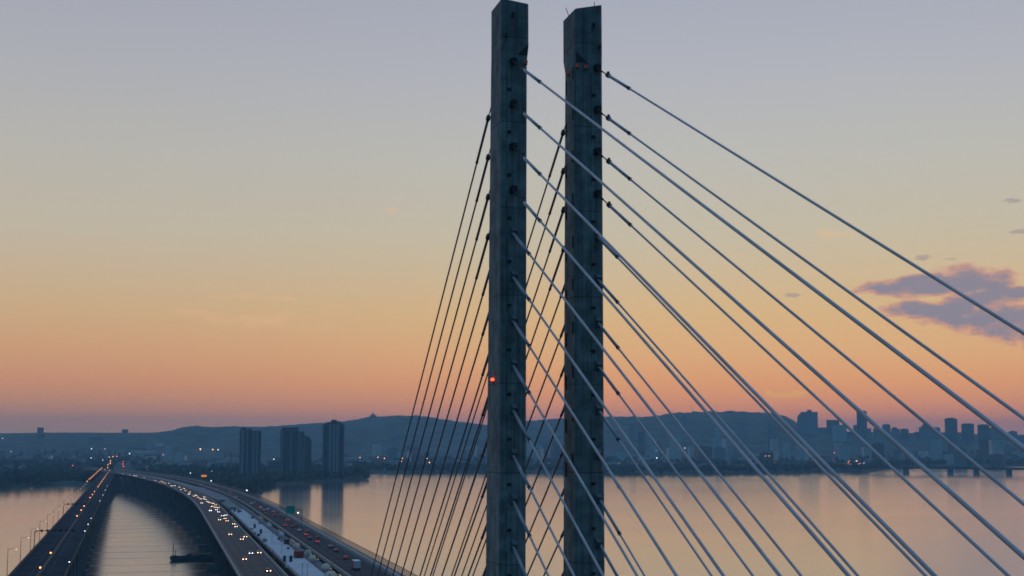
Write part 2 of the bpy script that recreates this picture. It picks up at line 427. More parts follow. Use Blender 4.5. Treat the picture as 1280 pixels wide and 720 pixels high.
m = MB(); m.sweep([(-.55, 0), (-.3, .8), (-.2, .85), (.2, .85), (.3, .8), (.55, 0)], uso, od); m.build('median_barrier', OLDSTEEL, OB)
u = 58.0
while u < 2300:
    zt = road_z(u) - 3.4; x = old_x(u); m = MB()
    m.hexa([(x - 4, u - 1.5, zt - 4), (x + 4, u - 1.5, zt - 4), (x + 4, u + 1.5, zt - 4), (x - 4, u + 1.5, zt - 4)], [(x - 9, u - 1.3, zt), (x + 9, u - 1.3, zt), (x + 9, u + 1.3, zt), (x - 9, u + 1.3, zt)])
    m.hexa([(x - 4.6, u - 2, -3), (x + 4.6, u - 2, -3), (x + 4.6, u + 2, -3), (x - 4.6, u + 2, -3)], [(x - 4, u - 1.5, zt - 4), (x + 4, u - 1.5, zt - 4), (x + 4, u + 1.5, zt - 4), (x - 4, u + 1.5, zt - 4)])
    pr = m.build('pier', PIERC, OB)
    m = MB(); m.box((x, u, .6), (13, 6, 3.4)); m.build('footing', PIERC, pr)
    u += 54.0

# warning lamps along the median, lamp posts on the left parapet, small lamps on the right parapet
def lamp_set(name, label, cat, group, spots, maker):
    p = None
    for k, (loc, lab) in enumerate(spots):
        o = maker() if p is None else copy_tree(p)
        p = p or o
        o.location = loc; o['label'] = lab or label; o['group'] = group; o['category'] = cat
def mk_warn():
    t = thing('warning_lamp', '', 'warning lamp'); m = MB(); m.tube((0, 0, 0), (0, 0, 1.0), .06); m.box((0, 0, .05), (.4, .4, .1)); m.build('post', DARKM, t)
    m = MB(); m.ball((0, 0, 1.25), .34); m.build('lens', LO, t, True); return t
US_W = [351, 421, 575, 723, 801, 865, 1028, 1104, 1182, 1338, 1412, 1491, 1560, 1638, 1720, 1805, 1929, 2050, 2251]
lamp_set('', 'small orange lamp far along the median of the old bridge', 'warning lamp', 'orange lamps along the median of the old bridge',
         [(od(u, .0, .85), {351: 'orange warning lamp on the old bridge median, nearest the bottom edge', 421: 'orange warning lamp on the old bridge median, second from the bottom edge',
           575: 'orange warning lamp on the old bridge median, right below the nearer signal gantry'}.get(u)) for u in US_W], mk_warn)
def mk_rail():
    t = thing('parapet_lamp', '', 'lamp'); m = MB(); m.tube((0, 0, 0), (0, 0, .9), .05); m.box((0, 0, .95), (.3, .3, .08)); m.build('post', DARKM, t)
    m = MB(); m.ball((0, 0, 1.2), .22); m.build('lens', LW, t, True); return t
lamp_set('', 'small white lamp far along the right parapet of the old bridge', 'lamp', 'white lamps on the right parapet of the old bridge',
         [(od(u, 9.7, 1.3), {368: 'small white lamp on the old bridge right parapet, nearest the bottom edge'}.get(u)) for u in (368, 559, 620, 684, 946, 1075, 1210, 1344)], mk_rail)
def mk_post():
    t = thing('lamp_post', '', 'lamp post'); m = MB(); m.tube((0, 0, 0), (0, 0, 10.2), .13, .07, 8); m.box((0, 0, .2), (.5, .5, .5)); m.build('pole', DARKM, t)
    m = MB(); m.tube((0, 0, 10.1), (2.4, 0, 10.45), .06, .05, 8); a = m.build('arm', DARKM, t)
    m = MB(); m.box((2.7, 0, 10.4), (.9, .4, .2)); h = m.build('lamp_head', DARKM, t)
    m = MB(); m.ball((2.75, 0, 10.22), .24, sz=.7); m.build('lens', LD, h, True); return t
UL = [274, 329, 389, 446, 508, 570, 630, 687, 752, 813, 875, 937, 999, 1060, 1118, 1176]
lamp_set('', 'slender lamp post far along the left parapet of the old bridge', 'lamp post', 'lamp posts on the left parapet of the old bridge',
         [(od(u, -9.9, .6), {329: 'slender lit lamp post on the left parapet, nearest the bottom left corner', 389: 'slender lit lamp post on the left parapet, second from the bottom left corner',
           446: 'slender lit lamp post on the left parapet, third from the bottom left corner'}.get(u)) for u in UL[1:]], mk_post)
def mk_post2():
    t = thing('lamp_post', '', 'lamp post'); m = MB(); m.tube((0, 0, 0), (0, 0, 10.2), .16, .09, 8); m.build('pole', DARKM, t)
    m = MB(); m.ball((1.2, 0, 10.2), .42, sz=.7); m.build('lens', LO, t, True); return t
lamp_set('', 'orange lit lamp post in the row at the far end of the old bridge', 'lamp post', 'orange street lamps at the far end of the old bridge',
         [(od(u, -9.9, .6), None) for u in (1235, 1311, 1370, 1430, 1496, 1560, 1630, 1700, 1775, 1851, 1930, 2010)], mk_post2)

# lane signal gantries over the old bridge
def gantry(u, label):
    p = od(u, 0); t = thing('signal_gantry', label, 'gantry', p)
    m = MB(); m.tube((-10.3, 0, -.5), (-10.3, 0, 8.1), .2, .16); m.box((-10.3, 0, .2), (.8, .8, 1.2)); m.build('post', BLACK, t)
    m = MB(); m.tube((-10.3, 0, 8.0), (8.2, 0, 8.0), .16, .12); m.tube((-10.3, 0, 6.9), (-8.6, 0, 8.0), .1); m.build('beam', BLACK, t)
    for x in (-7.2, -4.6, -1.9, 1.2, 3.9, 6.8):
        m = MB(); m.box((x, -.25, 8.0), (1.0, .35, 1.1)); m.box((x, -.5, 8.5), (1.1, .4, .08)); m.build('signal_head', BLACK, t)
gantry(478, 'dark lane signal gantry across the old bridge, nearer of the two')
gantry(764, 'dark lane signal gantry across the old bridge, farther of the two')

# sign gantry over the right roadway
t = thing('sign_gantry', 'cantilever gantry with a plain green sign over the right roadway', 'road sign', deck(640, 31.2))
m = MB(); m.tube((0, 0, -.5), (0, 0, 8.6), .22, .18); m.box((0, 0, .3), (.9, .9, 1.4)); m.build('post', DARKM, t)
m = MB(); m.tube((0, 0, 8.4), (-9.4, 0, 8.4), .15); m.tube((0, 0, 7.4), (-9.4, 0, 7.4), .1)
for k in range(9): m.tube((-k, 0, 8.4), (-k - 1, 0, 7.4), .06, n=6)
m.build('beam', DARKM, t)
m = MB(); m.box((-6.9, -.4, 8.2), (5.4, .12, 4.8)); sg = m.build('sign_panel', GREEN, t)
m = MB()
for k in range(-2, 3): m.box((-6.9 + k * 1.1, -.26, 8.2), (.1, .12, 4.4))
m.build('sign_backing', DARKM, sg)
t = thing('street_lamp', 'white lit lamp on a short post beside the green sign gantry', 'street lamp', deck(655, 30.4))
m = MB(); m.tube((0, 0, 0), (0, 0, 5.2), .09); m.build('pole', DARKM, t); m = MB(); m.ball((0, 0, 5.5), .42); m.build('lens', LW, t, True)
t = thing('message_sign', 'glowing amber message sign on a gantry, far along the right roadway', 'road sign', deck(1430, 31))
m = MB(); m.tube((0, 0, 0), (0, 0, 11), .25); m.tube((0, 0, 10.3), (-14, 0, 10.3), .2); m.build('frame', DARKM, t)
m = MB(); m.box((-11, -.4, 10.6), (6, .5, 2.2)); m.build('display', AMBER, t)

# ------------------------------------------------------------------ vehicles
def car_meshes(kind):
    """profile along -y front .. +y rear, extruded with tumblehome"""
    if kind == 'suv': L, H, prof, win = 4.7, 1.7, [(-2.35, .35), (-2.35, .85), (-2.2, 1.0), (-1.1, 1.12), (-.45, 1.66), (1.9, 1.7), (2.3, 1.1), (2.35, .4)], [(-.98, 1.14), (-.42, 1.58), (1.85, 1.62), (2.15, 1.14)]
    else: L, H, prof, win = 4.5, 1.45, [(-2.25, .3), (-2.25, .68), (-2.1, .82), (-.95, .95), (-.2, 1.42), (1.1, 1.44), (1.85, 1.0), (2.2, .95), (2.25, .35)], [(-.8, .97), (-.18, 1.35), (1.07, 1.37), (1.65, 1.02)]
    def extr(pf, w, top):
        m = MB(); n = len(pf); zs = [z for _, z in pf]; z0, z1 = min(zs), max(zs)
        hw = lambda z: w * (1 - top * max(0, (z - .95)) / (z1 - .9 + 1e-6))
        m.v = [(-hw(z), y, z) for y, z in pf] + [(hw(z), y, z) for y, z in pf]
        m.f = [tuple(range(n)), tuple(range(2 * n - 1, n - 1, -1))] + [(i, n + i, n + (i + 1) % n, (i + 1) % n) for i in range(n)]
        return m
    body = extr(prof, .9, .2)
    gl = extr(win, .905, .2)
    ws = MB()                                                # windscreen and rear screen panes proud of the body
    y0, z0 = win[0]; y1, z1 = win[1]; y2, z2 = win[2]; y3, z3 = win[3]
    for (ya, za, yb, zb, s) in ((y0 - .1, z0 + .02, y1 - .08, z1, -1), (y3 + .1, z3 + .02, y2 + .1, z2, 1)):
        gl.quad((-.72, ya + s * .03, za), (.72, ya + s * .03, za), (.62, yb + s * .03, zb), (-.62, yb + s * .03, zb))
    wh = MB(); wh.tube((-.11, 0, 0), (.11, 0, 0), .33, n=12)
    hl = MB(); hl.box((0, 0, 0), (.3, .12, .2)); hl.ball((0, -.06, 0), .15, 8, 5)
    tl = MB(); tl.box((0, 0, 0), (.38, .1, .3))
    return body, gl, wh, hl, tl, (L, H)
CARP = {}
def mk_car(kind, paint, front_on, brake=False, cool=False):
    key = (kind, paint.name, front_on, brake, cool)
    if key in CARP: return copy_tree(CARP[key])
    body, gl, wh, hl, tl, (L, H) = car_meshes(kind)
    t = thing('car', '', 'car'); body.build('body', paint, t); gl.build('window_glass', GLASS, t)
    wm = wh.mesh('wheel', TYRE)
    for sx in (-.8, .8):
        for y in (-L / 2 + .85, L / 2 - .85): place('wheel', wm, t, (sx, y, .33))
    hm = hl.mesh('headlight', (HEADW if cool else HEAD) if front_on else RAILM); tm = tl.mesh('taillight', BRAKE if brake else TAIL)
    for sx in (-.62, .62):
        place('headlight', hm, t, (sx, -L / 2 - .03, .68)); place('taillight', tm, t, (sx, L / 2 + .02, .88))
    CARP[key] = t; return t
PAINTS = [mat('car black', (.02, .02, .022), .3, var=.05), mat('car grey', (.12, .12, .13), .3, var=.05), mat('car white', (.6, .6, .6), .3, var=.05), mat('car red', (.25, .02, .02), .3, var=.05), mat('car silver', (.35, .36, .37), .3, var=.05), mat('car blue', (.03, .06, .14), .3, var=.05)]
def put_car(px, py, lo, hi, dz, facing, label, group, kind=None, paint=None, brake=False, cool=False, fixed_off=None):
    p = on_deck(px, py, dz); u = p.y
    off = p.x - curve_x(u)
    off = min(max(off, lo), hi)
    q = deck(u, off, .02)
    kind = kind or random.choice(['suv', 'sedan', 'sedan']); paint = paint or random.choice(PAINTS)
    t = mk_car(kind, paint, facing < 0, brake, cool); t.location = q
    t.rotation_euler = (0, 0, -math.atan(curve_dx(u)) * -1 * -1 + (0 if facing < 0 else math.pi))
    t['label'] = label; t['category'] = 'car'; t['group'] = group
    return t
GL = 'oncoming cars with lit headlights on the left roadway'
near_l = [(335.5, 712.8, 'oncoming dark car with bright headlights, nearest the bottom edge on the left roadway', 'sedan', 0), (305.5, 698.3, 'oncoming reddish car with dim headlights in the outer lane of the left roadway', 'sedan', 3),
 (313.3, 691, 'oncoming car with cool white headlights, left of a pair abreast on the left roadway', 'sedan', 5), (323.7, 690.2, 'oncoming car with warm headlights, right of a pair abreast on the left roadway', 'sedan', 1),
 (302, 673.5, 'oncoming dark tall car throwing orange light on the left roadway', 'suv', 0), (307.8, 670.4, 'oncoming car close beside and just behind the dark tall car', 'sedan', 1),
 (287.5, 667.5, 'oncoming car alone in the outer lane with warm yellow headlights', 'sedan', 1), (294.4, 654.4, 'oncoming tall car with roof lights near the inner barrier of the left roadway', 'suv', 1), (298, 657.7, 'oncoming car with one pale headlight hugging the inner barrier', 'sedan', 4)]
for px, py, lb, kd, pc in near_l: put_car(px, py, -22.5, -10, .7, -1, lb, GL, kd, PAINTS[pc], cool=(px == 313.3))
jam = [(283.7, 650.6), (274.4, 649.4), (278, 644.4), (281, 647.7), (284.4, 643.7), (273, 639.7), (270.6, 637), (268.7, 634), (272.5, 634.4), (269.4, 631), (263, 638), (265, 633), (261, 628), (259, 626.5), (263.5, 628), (266, 629), (255.6, 623), (252, 628.5), (251, 623.5),
       (242, 620), (247.5, 621.4), (244.6, 619), (224, 608.7), (225.8, 612), (229.8, 610.4), (231.7, 612.7), (210.8, 604), (214, 607), (206, 603.7), (201, 601), (198.7, 602.5), (203, 602.5), (256.7, 624), (262.5, 638), (179.6, 597), (170, 594.6), (167, 594.3), (162.5, 593.7), (159, 593.3), (152, 592.3), (218, 607), (237, 615), (255, 621)]
for px, py in jam: put_car(px, py, -22.5, -10, .7, -1, 'oncoming car with lit headlights in the dense queue far along the left roadway', GL, cool=random.random() < .25)
for px, py in ((236, 617.5), (194, 600.4), (147, 591.6)): put_car(px, py, -22.5, -10, .7, -1, 'oncoming car with bright bluish white headlights in the queue far along the left roadway', GL, cool=True)
GR = 'cars driving away with red tail lights on the right roadway'
near_r = [(396.4, 677.5, 'car with glowing red brake lights in the middle of the right roadway', 'sedan', 3, True), (432, 697.5, 'dark red car just ahead of the white box truck', 'sedan', 3, False), (420, 688.5, 'dark car, nearer of two in line ahead of the white box truck', 'sedan', 0, False),
 (413, 683.5, 'dark car, farther of two in line ahead of the white box truck', 'sedan', 1, False), (397.3, 673, 'unlit dark teal car in the outer lane of the right roadway', 'suv', 0, None), (387.3, 673, 'dark car with its lights off in the middle lane of the right roadway', 'sedan', 0, None),
 (381.8, 668.5, 'reddish car with tail lights lit close beside the inner lane, below the pale car', 'sedan', 3, True), (383.7, 664.5, 'dark red car just ahead of the reddish car with lit tail lights', 'sedan', 3, False), (374, 663.5, 'pale silver car in the inner lane of the right roadway', 'sedan', 4, None),
 (370.6, 657, 'dark red car, right of a pair side by side below the green sign', 'suv', 0, False), (365.8, 658, 'dark red car, left of a pair side by side below the green sign', 'sedan', 3, False), (356.5, 657, 'car with glowing brake lights next to the inner barrier below the green sign', 'suv', 0, True),
 (318, 629, 'white car far along the right roadway', 'suv', 2, None)]
for px, py, lb, kd, pc, br in near_r:
    put_car(px, py, 15, 28, .5, 1, lb, GR, kd, PAINTS[pc], brake=bool(br))
far_r = [(359, 650.4), (354.6, 647), (350, 644.5), (343.4, 645), (341.5, 640), (335, 637), (332.5, 643), (330, 638), (325.6, 634.7), (314, 629.7), (302, 624), (295, 622), (287.5, 616), (272, 612), (261, 609.4), (252, 606), (238, 604), (205, 597.3), (190, 594.6)]
for k, (px, py) in enumerate(far_r): put_car(px, py, 15, 28, .5, 1, 'small car with red tail lights far along the right roadway', GR, brake=k > 11 or k % 4 == 0)
# box truck
p = on_deck(446, 712, 0)
t = thing('box_truck', 'white box truck with a red side on the right roadway, the nearest vehicle there', 'truck', deck(p.y, 20.6, .02), math.pi)
m = MB(); m.box((0, .6, 2.25), (2.5, 6.4, 2.7)); bx = m.build('cargo_box', WHITEM, t)
m = MB(); m.box((1.262, .6, 2.2), (.03, 6.2, 2.4)); m.build('side_panel', REDM, bx)
m = MB(); m.box((0, 3.82, 2.2), (2.2, .04, 2.4)); m.build('rear_door', WHITEM, bx)
m = MB(); m.hexa([(-1.1, -4.4, .6), (1.1, -4.4, .6), (1.1, -2.7, .6), (-1.1, -2.7, .6)], [(-1.05, -4.1, 2.6), (1.05, -4.1, 2.6), (1.05, -2.7, 2.6), (-1.05, -2.7, 2.6)]); m.build('cab', REDM, t)
m = MB(); m.box((0, -.3, .72), (2.1, 7.8, .3)); m.build('chassis', BLACK, t)
wm = MB(); wm.tube((-.2, 0, 0), (.2, 0, 0), .48, n=12); wmm = wm.mesh('wheel', TYRE)
for x in (-.95, .95):
    for y in (-3.6, 1.9, 2.9): place('wheel', wmm, t, (x, y, .48))
tm = MB(); tm.box((0, 0, 0), (.25, .1, .2)); tmm = tm.mesh('taillight', TAIL)
for x in (-.9, .9): place('taillight', tmm, t, (x, 3.86, .85))

# ------------------------------------------------------------------ works on the middle deck
def at_mid(px, py, lo, hi):
    p = on_deck(px, py, .1); return deck(p.y, min(max(p.x, lo), hi), .1)
t = thing('site_container', 'red steel site container on the pale middle deck', 'container', at_mid(377, 697, 4.0, 4.6), R(4))
m = MB(); m.box((0, 0, 1.45), (3.4, 5.0, 2.7)); c = m.build('body', REDM, t)
m = MB()
for k in range(16): m.box((-1.72, -2.3 + .31 * k, 1.4), (.06, .12, 2.5))
for k in range(10): m.box((-1.5 + .33 * k, -2.52, 1.4), (.12, .06, 2.4))
m.build('corrugation', REDM, c)
m = MB(); m.box((0, 0, 2.84), (3.5, 5.1, .1)); m.build('roof', BROWN, t)
def pile(name, label, px, py, lo, hi, dims, mt, seed):
    q = at_mid(px, py, lo, hi); rnd = random.Random(seed); m = MB(); a, b, h = dims; n = 14
    m.v.append((0, 0, h))
    for j in range(1, 5):
        for i in range(n):
            th = 2 * math.pi * i / n; k = j / 4
            sq = 1 / max(abs(math.cos(th)), abs(math.sin(th))) ** .6
            z = h * (1 - k ** 3.2) * (1 + rnd.uniform(-.18, .18)) if j < 4 else 0
            m.v.append((a * k * sq * math.cos(th) * rnd.uniform(.9, 1.08), b * k * sq * math.sin(th) * rnd.uniform(.9, 1.08), z))
    for i in range(n): m.f.append((0, 1 + i, 1 + (i + 1) % n))
    for j in range(3):
        for i in range(n): m.f.append((1 + j * n + i, 1 + (j + 1) * n + i, 1 + (j + 1) * n + (i + 1) % n, 1 + j * n + (i + 1) % n))
    o = m.build(name, mt, None); o.location = q; o.rotation_euler.z = rnd.uniform(0, 3); tag(o, label, 'material pile', 'tarpaulin covered piles on the middle deck')
pile('tarpaulin_pile', 'cream tarpaulin covered pile just beyond the red container', 371, 684, 5.5, 9.5, (1.7, 1.9, 1.9), CREAM, 1)
pile('tarpaulin_pile', 'cream tarpaulin covered pile just nearer than the red container', 390.5, 699, 6.5, 10, (1.9, 2.0, 1.7), CREAM, 2)
pile('tarpaulin_pile', 'small tan tarpaulin pile tucked behind the red container against the barrier', 387, 691.5, 8, 11, (1.5, 1.4, 1.4), CREAM, 3)
pile('tarpaulin_pile', 'cream tarpaulin pile second from the bottom edge of the middle deck', 407, 710, 7, 10.5, (1.8, 2.0, 1.6), CREAM, 4)
pile('tarpaulin_pile', 'cream tarpaulin pile at the very bottom edge of the middle deck', 413, 720, 7, 10.5, (2.4, 2.2, 1.7), CREAM, 5)
pile('tarpaulin_pile', 'whitish tarpaulin pile farther along the right edge of the middle deck', 354.5, 669, 5.5, 9.5, (1.4, 1.8, 1.6), WHITEM, 6)
pile('tarpaulin_pile', 'small whitish pile, farthest along the right edge of the middle deck', 339.5, 657.5, 5.5, 9.5, (1.2, 1.8, 1.4), WHITEM, 7)
pile('tarpaulin_pile', 'small pale pile against the left edge of the middle deck, beside the blue cabins', 359.5, 709, -4.6, -3.0, (.9, 1.1, 1.3), WHITEM, 8)
pile('tarpaulin_pile', 'small pale pile in the dark gap left of the middle deck', 342, 690, -5, -3.4, (.8, 1.0, 1.2), WHITEM, 9)
t = thing('site_hut', 'brown site hut at the right edge of the middle deck, beyond the cream piles', 'hut', at_mid(361.5, 680, 4.5, 6.5), R(3))
m = MB(); m.box((0, 0, 1.1), (2.4, 3.2, 2.0)); m.build('wall', BROWN, t); m = MB(); m.box((0, 0, 2.2), (2.7, 3.5, .16)); m.build('roof', DARKM, t); m = MB(); m.box((.3, -1.62, .95), (.8, .06, 1.7)); m.build('door', DARKM, t)
def toilet(label, px, py):
    t = thing('portable_toilet', label, 'cabin', at_mid(px, py, -3.2, 0), R(2))
    m = MB(); m.box((0, 0, 1.15), (1.15, 1.15, 2.2)); m.build('body', BLUEM, t); m = MB(); m.hexa([(-.6, -.6, 2.25), (.6, -.6, 2.25), (.6, .6, 2.25), (-.6, .6, 2.25)], [(-.4, -.4, 2.5), (.4, -.4, 2.5), (.4, .4, 2.5), (-.4, .4, 2.5)]); m.build('roof', BLUEM, t)
    m = MB(); m.box((0, -.6, 1.1), (.75, .05, 1.8)); m.build('door', DARKM, t)
toilet('dark blue cabin on the left edge of the middle deck, left of a pair', 355.5, 702)
toilet('dark blue cabin on the middle deck, right of a pair', 363.5, 702)
toilet('dark cabin alone on the pale middle deck, far from the red container', 329, 667)
toilet('dark cabin at the far end of the pale middle deck', 324, 660)
GP = 'thin posts on the pale middle deck'
for px, py, h, lab in ((352, 692, 5, 'thin dark post on the pale deck left of the red container'), (378, 719, 4, 'thin dark post at the bottom edge of the pale deck, left of a pair'), (384, 720, 4, 'thin dark post at the bottom edge of the pale deck, right of a pair'), (340, 677, 4, 'thin dark post on the pale deck well beyond the red container')):
    q = at_mid(px, py, -3, 6); t = thing('site_post', lab, 'post', q, 0, GP); m = MB(); m.tube((0, 0, 0), (0, 0, h), .09, .06, 8); m.build('pole', DARKM, t); m = MB(); m.box((0, -.2, h), (.45, .5, .25)); m.build('lamp_head', DARKM, t)
for px, py, lab, w in ((284, 637, 'grey flat stack of slabs at the far end of the pale middle deck, nearer one', 4.5), (270, 627, 'grey flat stack of slabs at the far end of the middle deck, farther one', 4.5)):
    q = at_mid(px, py, -1, 5); t = thing('slab_stack', lab, 'slab stack', q); m = MB()
    for k in range(5): m.box((random.uniform(-.1, .1), 0, .2 + .42 * k), (w, 9, .36))
    m.build('slab', CONC, t)

rs = random.Random(21)
for k in range(15):
    u = 400 + 420 * rs.random() ** .8; off = rs.choice((-2.8, -2.2, 4.6, 5.4, 5.8)) if u < 760 else rs.uniform(-2.5, 5.5); q = deck(u, off, .1)
    t = thing('material_stack', 'small dark stack of site material on the pale middle deck' if u < 700 else 'small stack of site material on the far part of the middle deck', 'material stack', q, rs.uniform(-.3, .3), 'stacks of site material on the middle deck')
    w = rs.uniform(.7, 1.3); l = rs.uniform(1.2, 5); h = rs.uniform(.15, .5); mt = rs.choice((DARKM, DARKM, BROWN, CONC, BLUEM, WHITEM)); m = MB()
    for j in range(3): m.box((rs.uniform(-.06, .06), rs.uniform(-.1, .1), h * (j + .5)), (w, l, h * .9))
    m.build('bundle', mt, t); m = MB()
    for y in (-.3, .3): m.box((0, y * l, .04), (w + .2, .14, .1))
    m.build('bearer', BROWN, t)
# ------------------------------------------------------------------ work barge by the piers
t = thing('work_barge', 'dark flat work barge with two spud posts moored beside the bridge piers', 'barge', (-29, 838, 0))
m = MB(); m.hexa([(-14, -5.5, -.8), (14.5, -5.5, -.8), (14.5, 5.5, -.8), (-14, 5.5, -.8)], [(-16, -6, 2.3), (15, -6, 2.3), (15, 6, 2.3), (-16, 6, 2.3)]); m.build('hull', HULL, t)
m = MB(); m.box((-.5, -5.9, 2.75), (30, .12, .9)); m.box((-.5, 5.9, 2.75), (30, .12, .9)); m.build('bulwark', HULL, t)
for x, h in ((-13.5, 13.5), (-11.8, 8.5)):
    m = MB(); m.tube((x, -2, 1.5), (x, -2, h), .28); m.box((x, -2, 3.2), (1.4, 1.4, 2.2)); m.build('spud', BLACK, t)
m = MB(); m.box((-2, 1, 3.6), (4, 3, 2.6)); cb = m.build('cabin', BLUEM, t)
m = MB(); m.box((6, 0, 3.2), (6, 4, 1.8)); m.box((3, -2.5, 2.9), (2, 1.6, 1.2)); m.build('equipment', BLACK, t)

# ------------------------------------------------------------------ land, hills, water
SH = [(-900, 2300), (-400, 2350), (0, 2448), (60, 2573), (108, 2591), (146, 2480), (200, 2200), (250, 2080), (300, 2030), (330, 2260), (350, 2504), (380, 2600), (420, 2705), (455, 2790), (461, 2810), (464, 3180), (470, 3266), (600, 3250), (720, 3200), (800, 3132), (900, 3230), (1040, 3420), (1078, 3440), (1100, 3800), (1160, 4103), (1280, 4424), (1700, 4700), (2600, 5200)]
RG = [(-900, 541), (0, 542), (100, 541.3), (200, 541), (222, 538), (232, 534.5), (250, 533), (270, 534.5), (290, 534), (330, 534.5), (350, 533), (380, 530), (400, 528.5), (430, 526.5), (452, 524), (462, 521.5), (480, 521), (510, 520), (525, 520.5), (545, 523), (565, 526), (590, 529), (608, 531.5), (640, 530), (660, 527), (700, 524), (757, 521.5), (775, 521), (800, 521.5), (822, 521), (833, 518.5), (850, 517), (880, 516.5), (910, 516.5), (948, 517), (962, 518), (978, 521), (988, 527), (996, 533), (1015, 537), (1060, 540), (1160, 542), (1300, 544), (1700, 541), (2600, 541)]
def interp(T, x):
    for (a, b), (c, d) in zip(T, T[1:]):
        if x <= c: return b + (d - b) * (x - a) / (c - a)
    return T[-1][1]
def px_of(az): return 640 + F * math.cos(PIT) * math.tan(az - PSI)
def dir_az(az): return Vector((math.sin(az), math.cos(az), 0))
def smooth(t): t = min(1, max(0, t)); return t * t * (3 - 2 * t)
def ridge_h(px): return 92 + (545 - interp(RG, px)) * 7000 / F / math.cos(PIT)
def land_h(az, r):
    px = px_of(az); rs = interp(SH, px); k = r - rs
    h = -3 + 8 * smooth(k / 25)
    p = CAM + dir_az(az) * r
    h += 4 * smooth((k - 100) / 1500) + 2.0 * noise.noise(Vector((p.x / 300, p.y / 300, 0))) * smooth(k / 300)
    rh = ridge_h(px); s = smooth((r - 5000) / 2000)
    nz = noise.fractal(Vector((p.x / 600, p.y / 600, 3)), .9, 2.1, 5)
    h += (rh - 9 + nz * 6 * (1 if rh > 130 else .5)) * s
    if 6400 < r < 8200 and rh > 125: h += 5 * noise.noise(Vector((az * 260, r / 300, 9))) + 3 * noise.noise(Vector((az * 900, r / 90, 4)))
    if r > 8500: h -= (rh - 60) * smooth((r - 8500) / 4500) * (1 if rh > 60 else 0)
    return h
m = MB(); azs = [PSI + R(a * .12) for a in range(-400, 401)]
offs = [0, 6, 14, 25, 45, 80, 130, 200, 320, 480, 700, 950, 1200, 1500, 1800, 2100]
absr = [5400 + 160 * k for k in range(14)] + [7700, 8000, 8500, 9300, 10500, 12000, 13500]
nrow = len(offs) + len(absr)
for az in azs:
    px = px_of(az) if abs(az - PSI) < 1.3 else 640; rs = interp(SH, px)
    rs2 = rs + 18 * noise.noise(Vector((az * 60, 0, 0))) + 8 * noise.noise(Vector((az * 300, 5, 0)))
    o_m = offs[-1]; lim = max(1000, 5250 - rs2)
    rr = [rs2 + o * (lim / o_m if o > 100 else 1) for o in offs] + absr
    for r in rr:
        p = CAM + dir_az(az) * r; m.v.append((p.x, p.y, land_h(az, r)))
for j in range(len(azs) - 1):
    for i in range(nrow - 1):
        a = j * nrow + i; m.f.append((a, a + 1, a + nrow + 1, a + nrow))
LAND = mat('far land', (.06, .07, .055), .9, var=.8, scale=.012, spec=.05)
m.build('terrain', LAND, None, True, kind='structure')

# water: one sheet to the horizon
def water_mat():
    w = bpy.data.materials.new('river water'); w.use_nodes = True; nt = w.node_tree; b = nt.nodes['Principled BSDF']
    b.inputs['Base Color'].default_value = (.05, .034, .02, 1); b.inputs['Roughness'].default_value = .1; b.inputs['IOR'].default_value = 1.5
    b.inputs['Specular IOR Level'].default_value = .8
    g = nt.nodes.new('ShaderNodeNewGeometry'); sp = nt.nodes.new('ShaderNodeSeparateXYZ'); nt.links.new(g.outputs['Position'], sp.inputs[0])
    def M(op, a, bb=None, c=None):
        n = nt.nodes.new('ShaderNodeMath'); n.operation = op
        for i, v in enumerate((a, bb, c)):
            if v is None: continue
            if isinstance(v, (int, float)): n.inputs[i].default_value = v
            else: nt.links.new(v, n.inputs[i])
        return n.outputs[0]
    def N(scale, detail, sx=1, sy=1):
        mp = nt.nodes.new('ShaderNodeMapping'); mp.inputs['Scale'].default_value = (sx, sy, 1); nt.links.new(g.outputs['Position'], mp.inputs['Vector'])
        n = nt.nodes.new('ShaderNodeTexNoise'); n.inputs['Scale'].default_value = scale; n.inputs['Detail'].default_value = detail; nt.links.new(mp.outputs[0], n.inputs['Vector']); return n.outputs['Fac']
    # wakes trailing downstream from every pier of the old bridge, every 54 m
    wob = M('MULTIPLY_ADD', N(.03, 2), 8.0, -4.0)
    fr = M('FRACT', M('DIVIDE', M('ADD', M('SUBTRACT', sp.outputs['Y'], 58 - 27), wob), 54))
    wk = M('LESS_THAN', M('ABSOLUTE', M('SUBTRACT', fr, .5)), .06)
    lim = M('MULTIPLY', M('GREATER_THAN', sp.outputs['X'], -118), M('LESS_THAN', sp.outputs['X'], -15))
    wake = M('MULTIPLY', M('MULTIPLY', wk, lim), M('MULTIPLY_ADD', N(.08, 3, .3, 1), 1.6, -.3))
    patch = N(.004, 4, .5, 1)
    rg = M('ADD', M('ADD', M('MULTIPLY_ADD', patch, .1, .09), M('MULTIPLY', lim, .09)), M('MULTIPLY', wake, .2))
    nt.links.new(rg, b.inputs['Roughness']); b.inputs['Coat Weight'].default_value = 1.0; b.inputs['Coat IOR'].default_value = 1.4; nt.links.new(rg, b.inputs['Coat Roughness'])
    hgt = M('ADD', M('MULTIPLY', N(.35, 5, .6, 1.4), .45), M('MULTIPLY', N(.03, 3, .5, 1.5), 1.2))
    bp = nt.nodes.new('ShaderNodeBump'); bp.inputs['Strength'].default_value = .008; bp.inputs['Distance'].default_value = 1.0
    nt.links.new(M('ADD', hgt, M('MULTIPLY', wake, 3.0)), bp.inputs['Height']); nt.links.new(bp.outputs['Normal'], b.inputs['Normal'])
    return w
m = MB(); H = 13800
nq = 24
for i in range(nq + 1):
    for j in range(nq + 1): m.v.append((-H + 2 * H * i / nq, -H + 2 * H * j / nq, 0))
for i in range(nq):
    for j in range(nq): a = i * (nq + 1) + j; m.f.append((a, a + nq + 1, a + nq + 2, a + 1))
m.build('river_water', water_mat(), None, kind='structure')

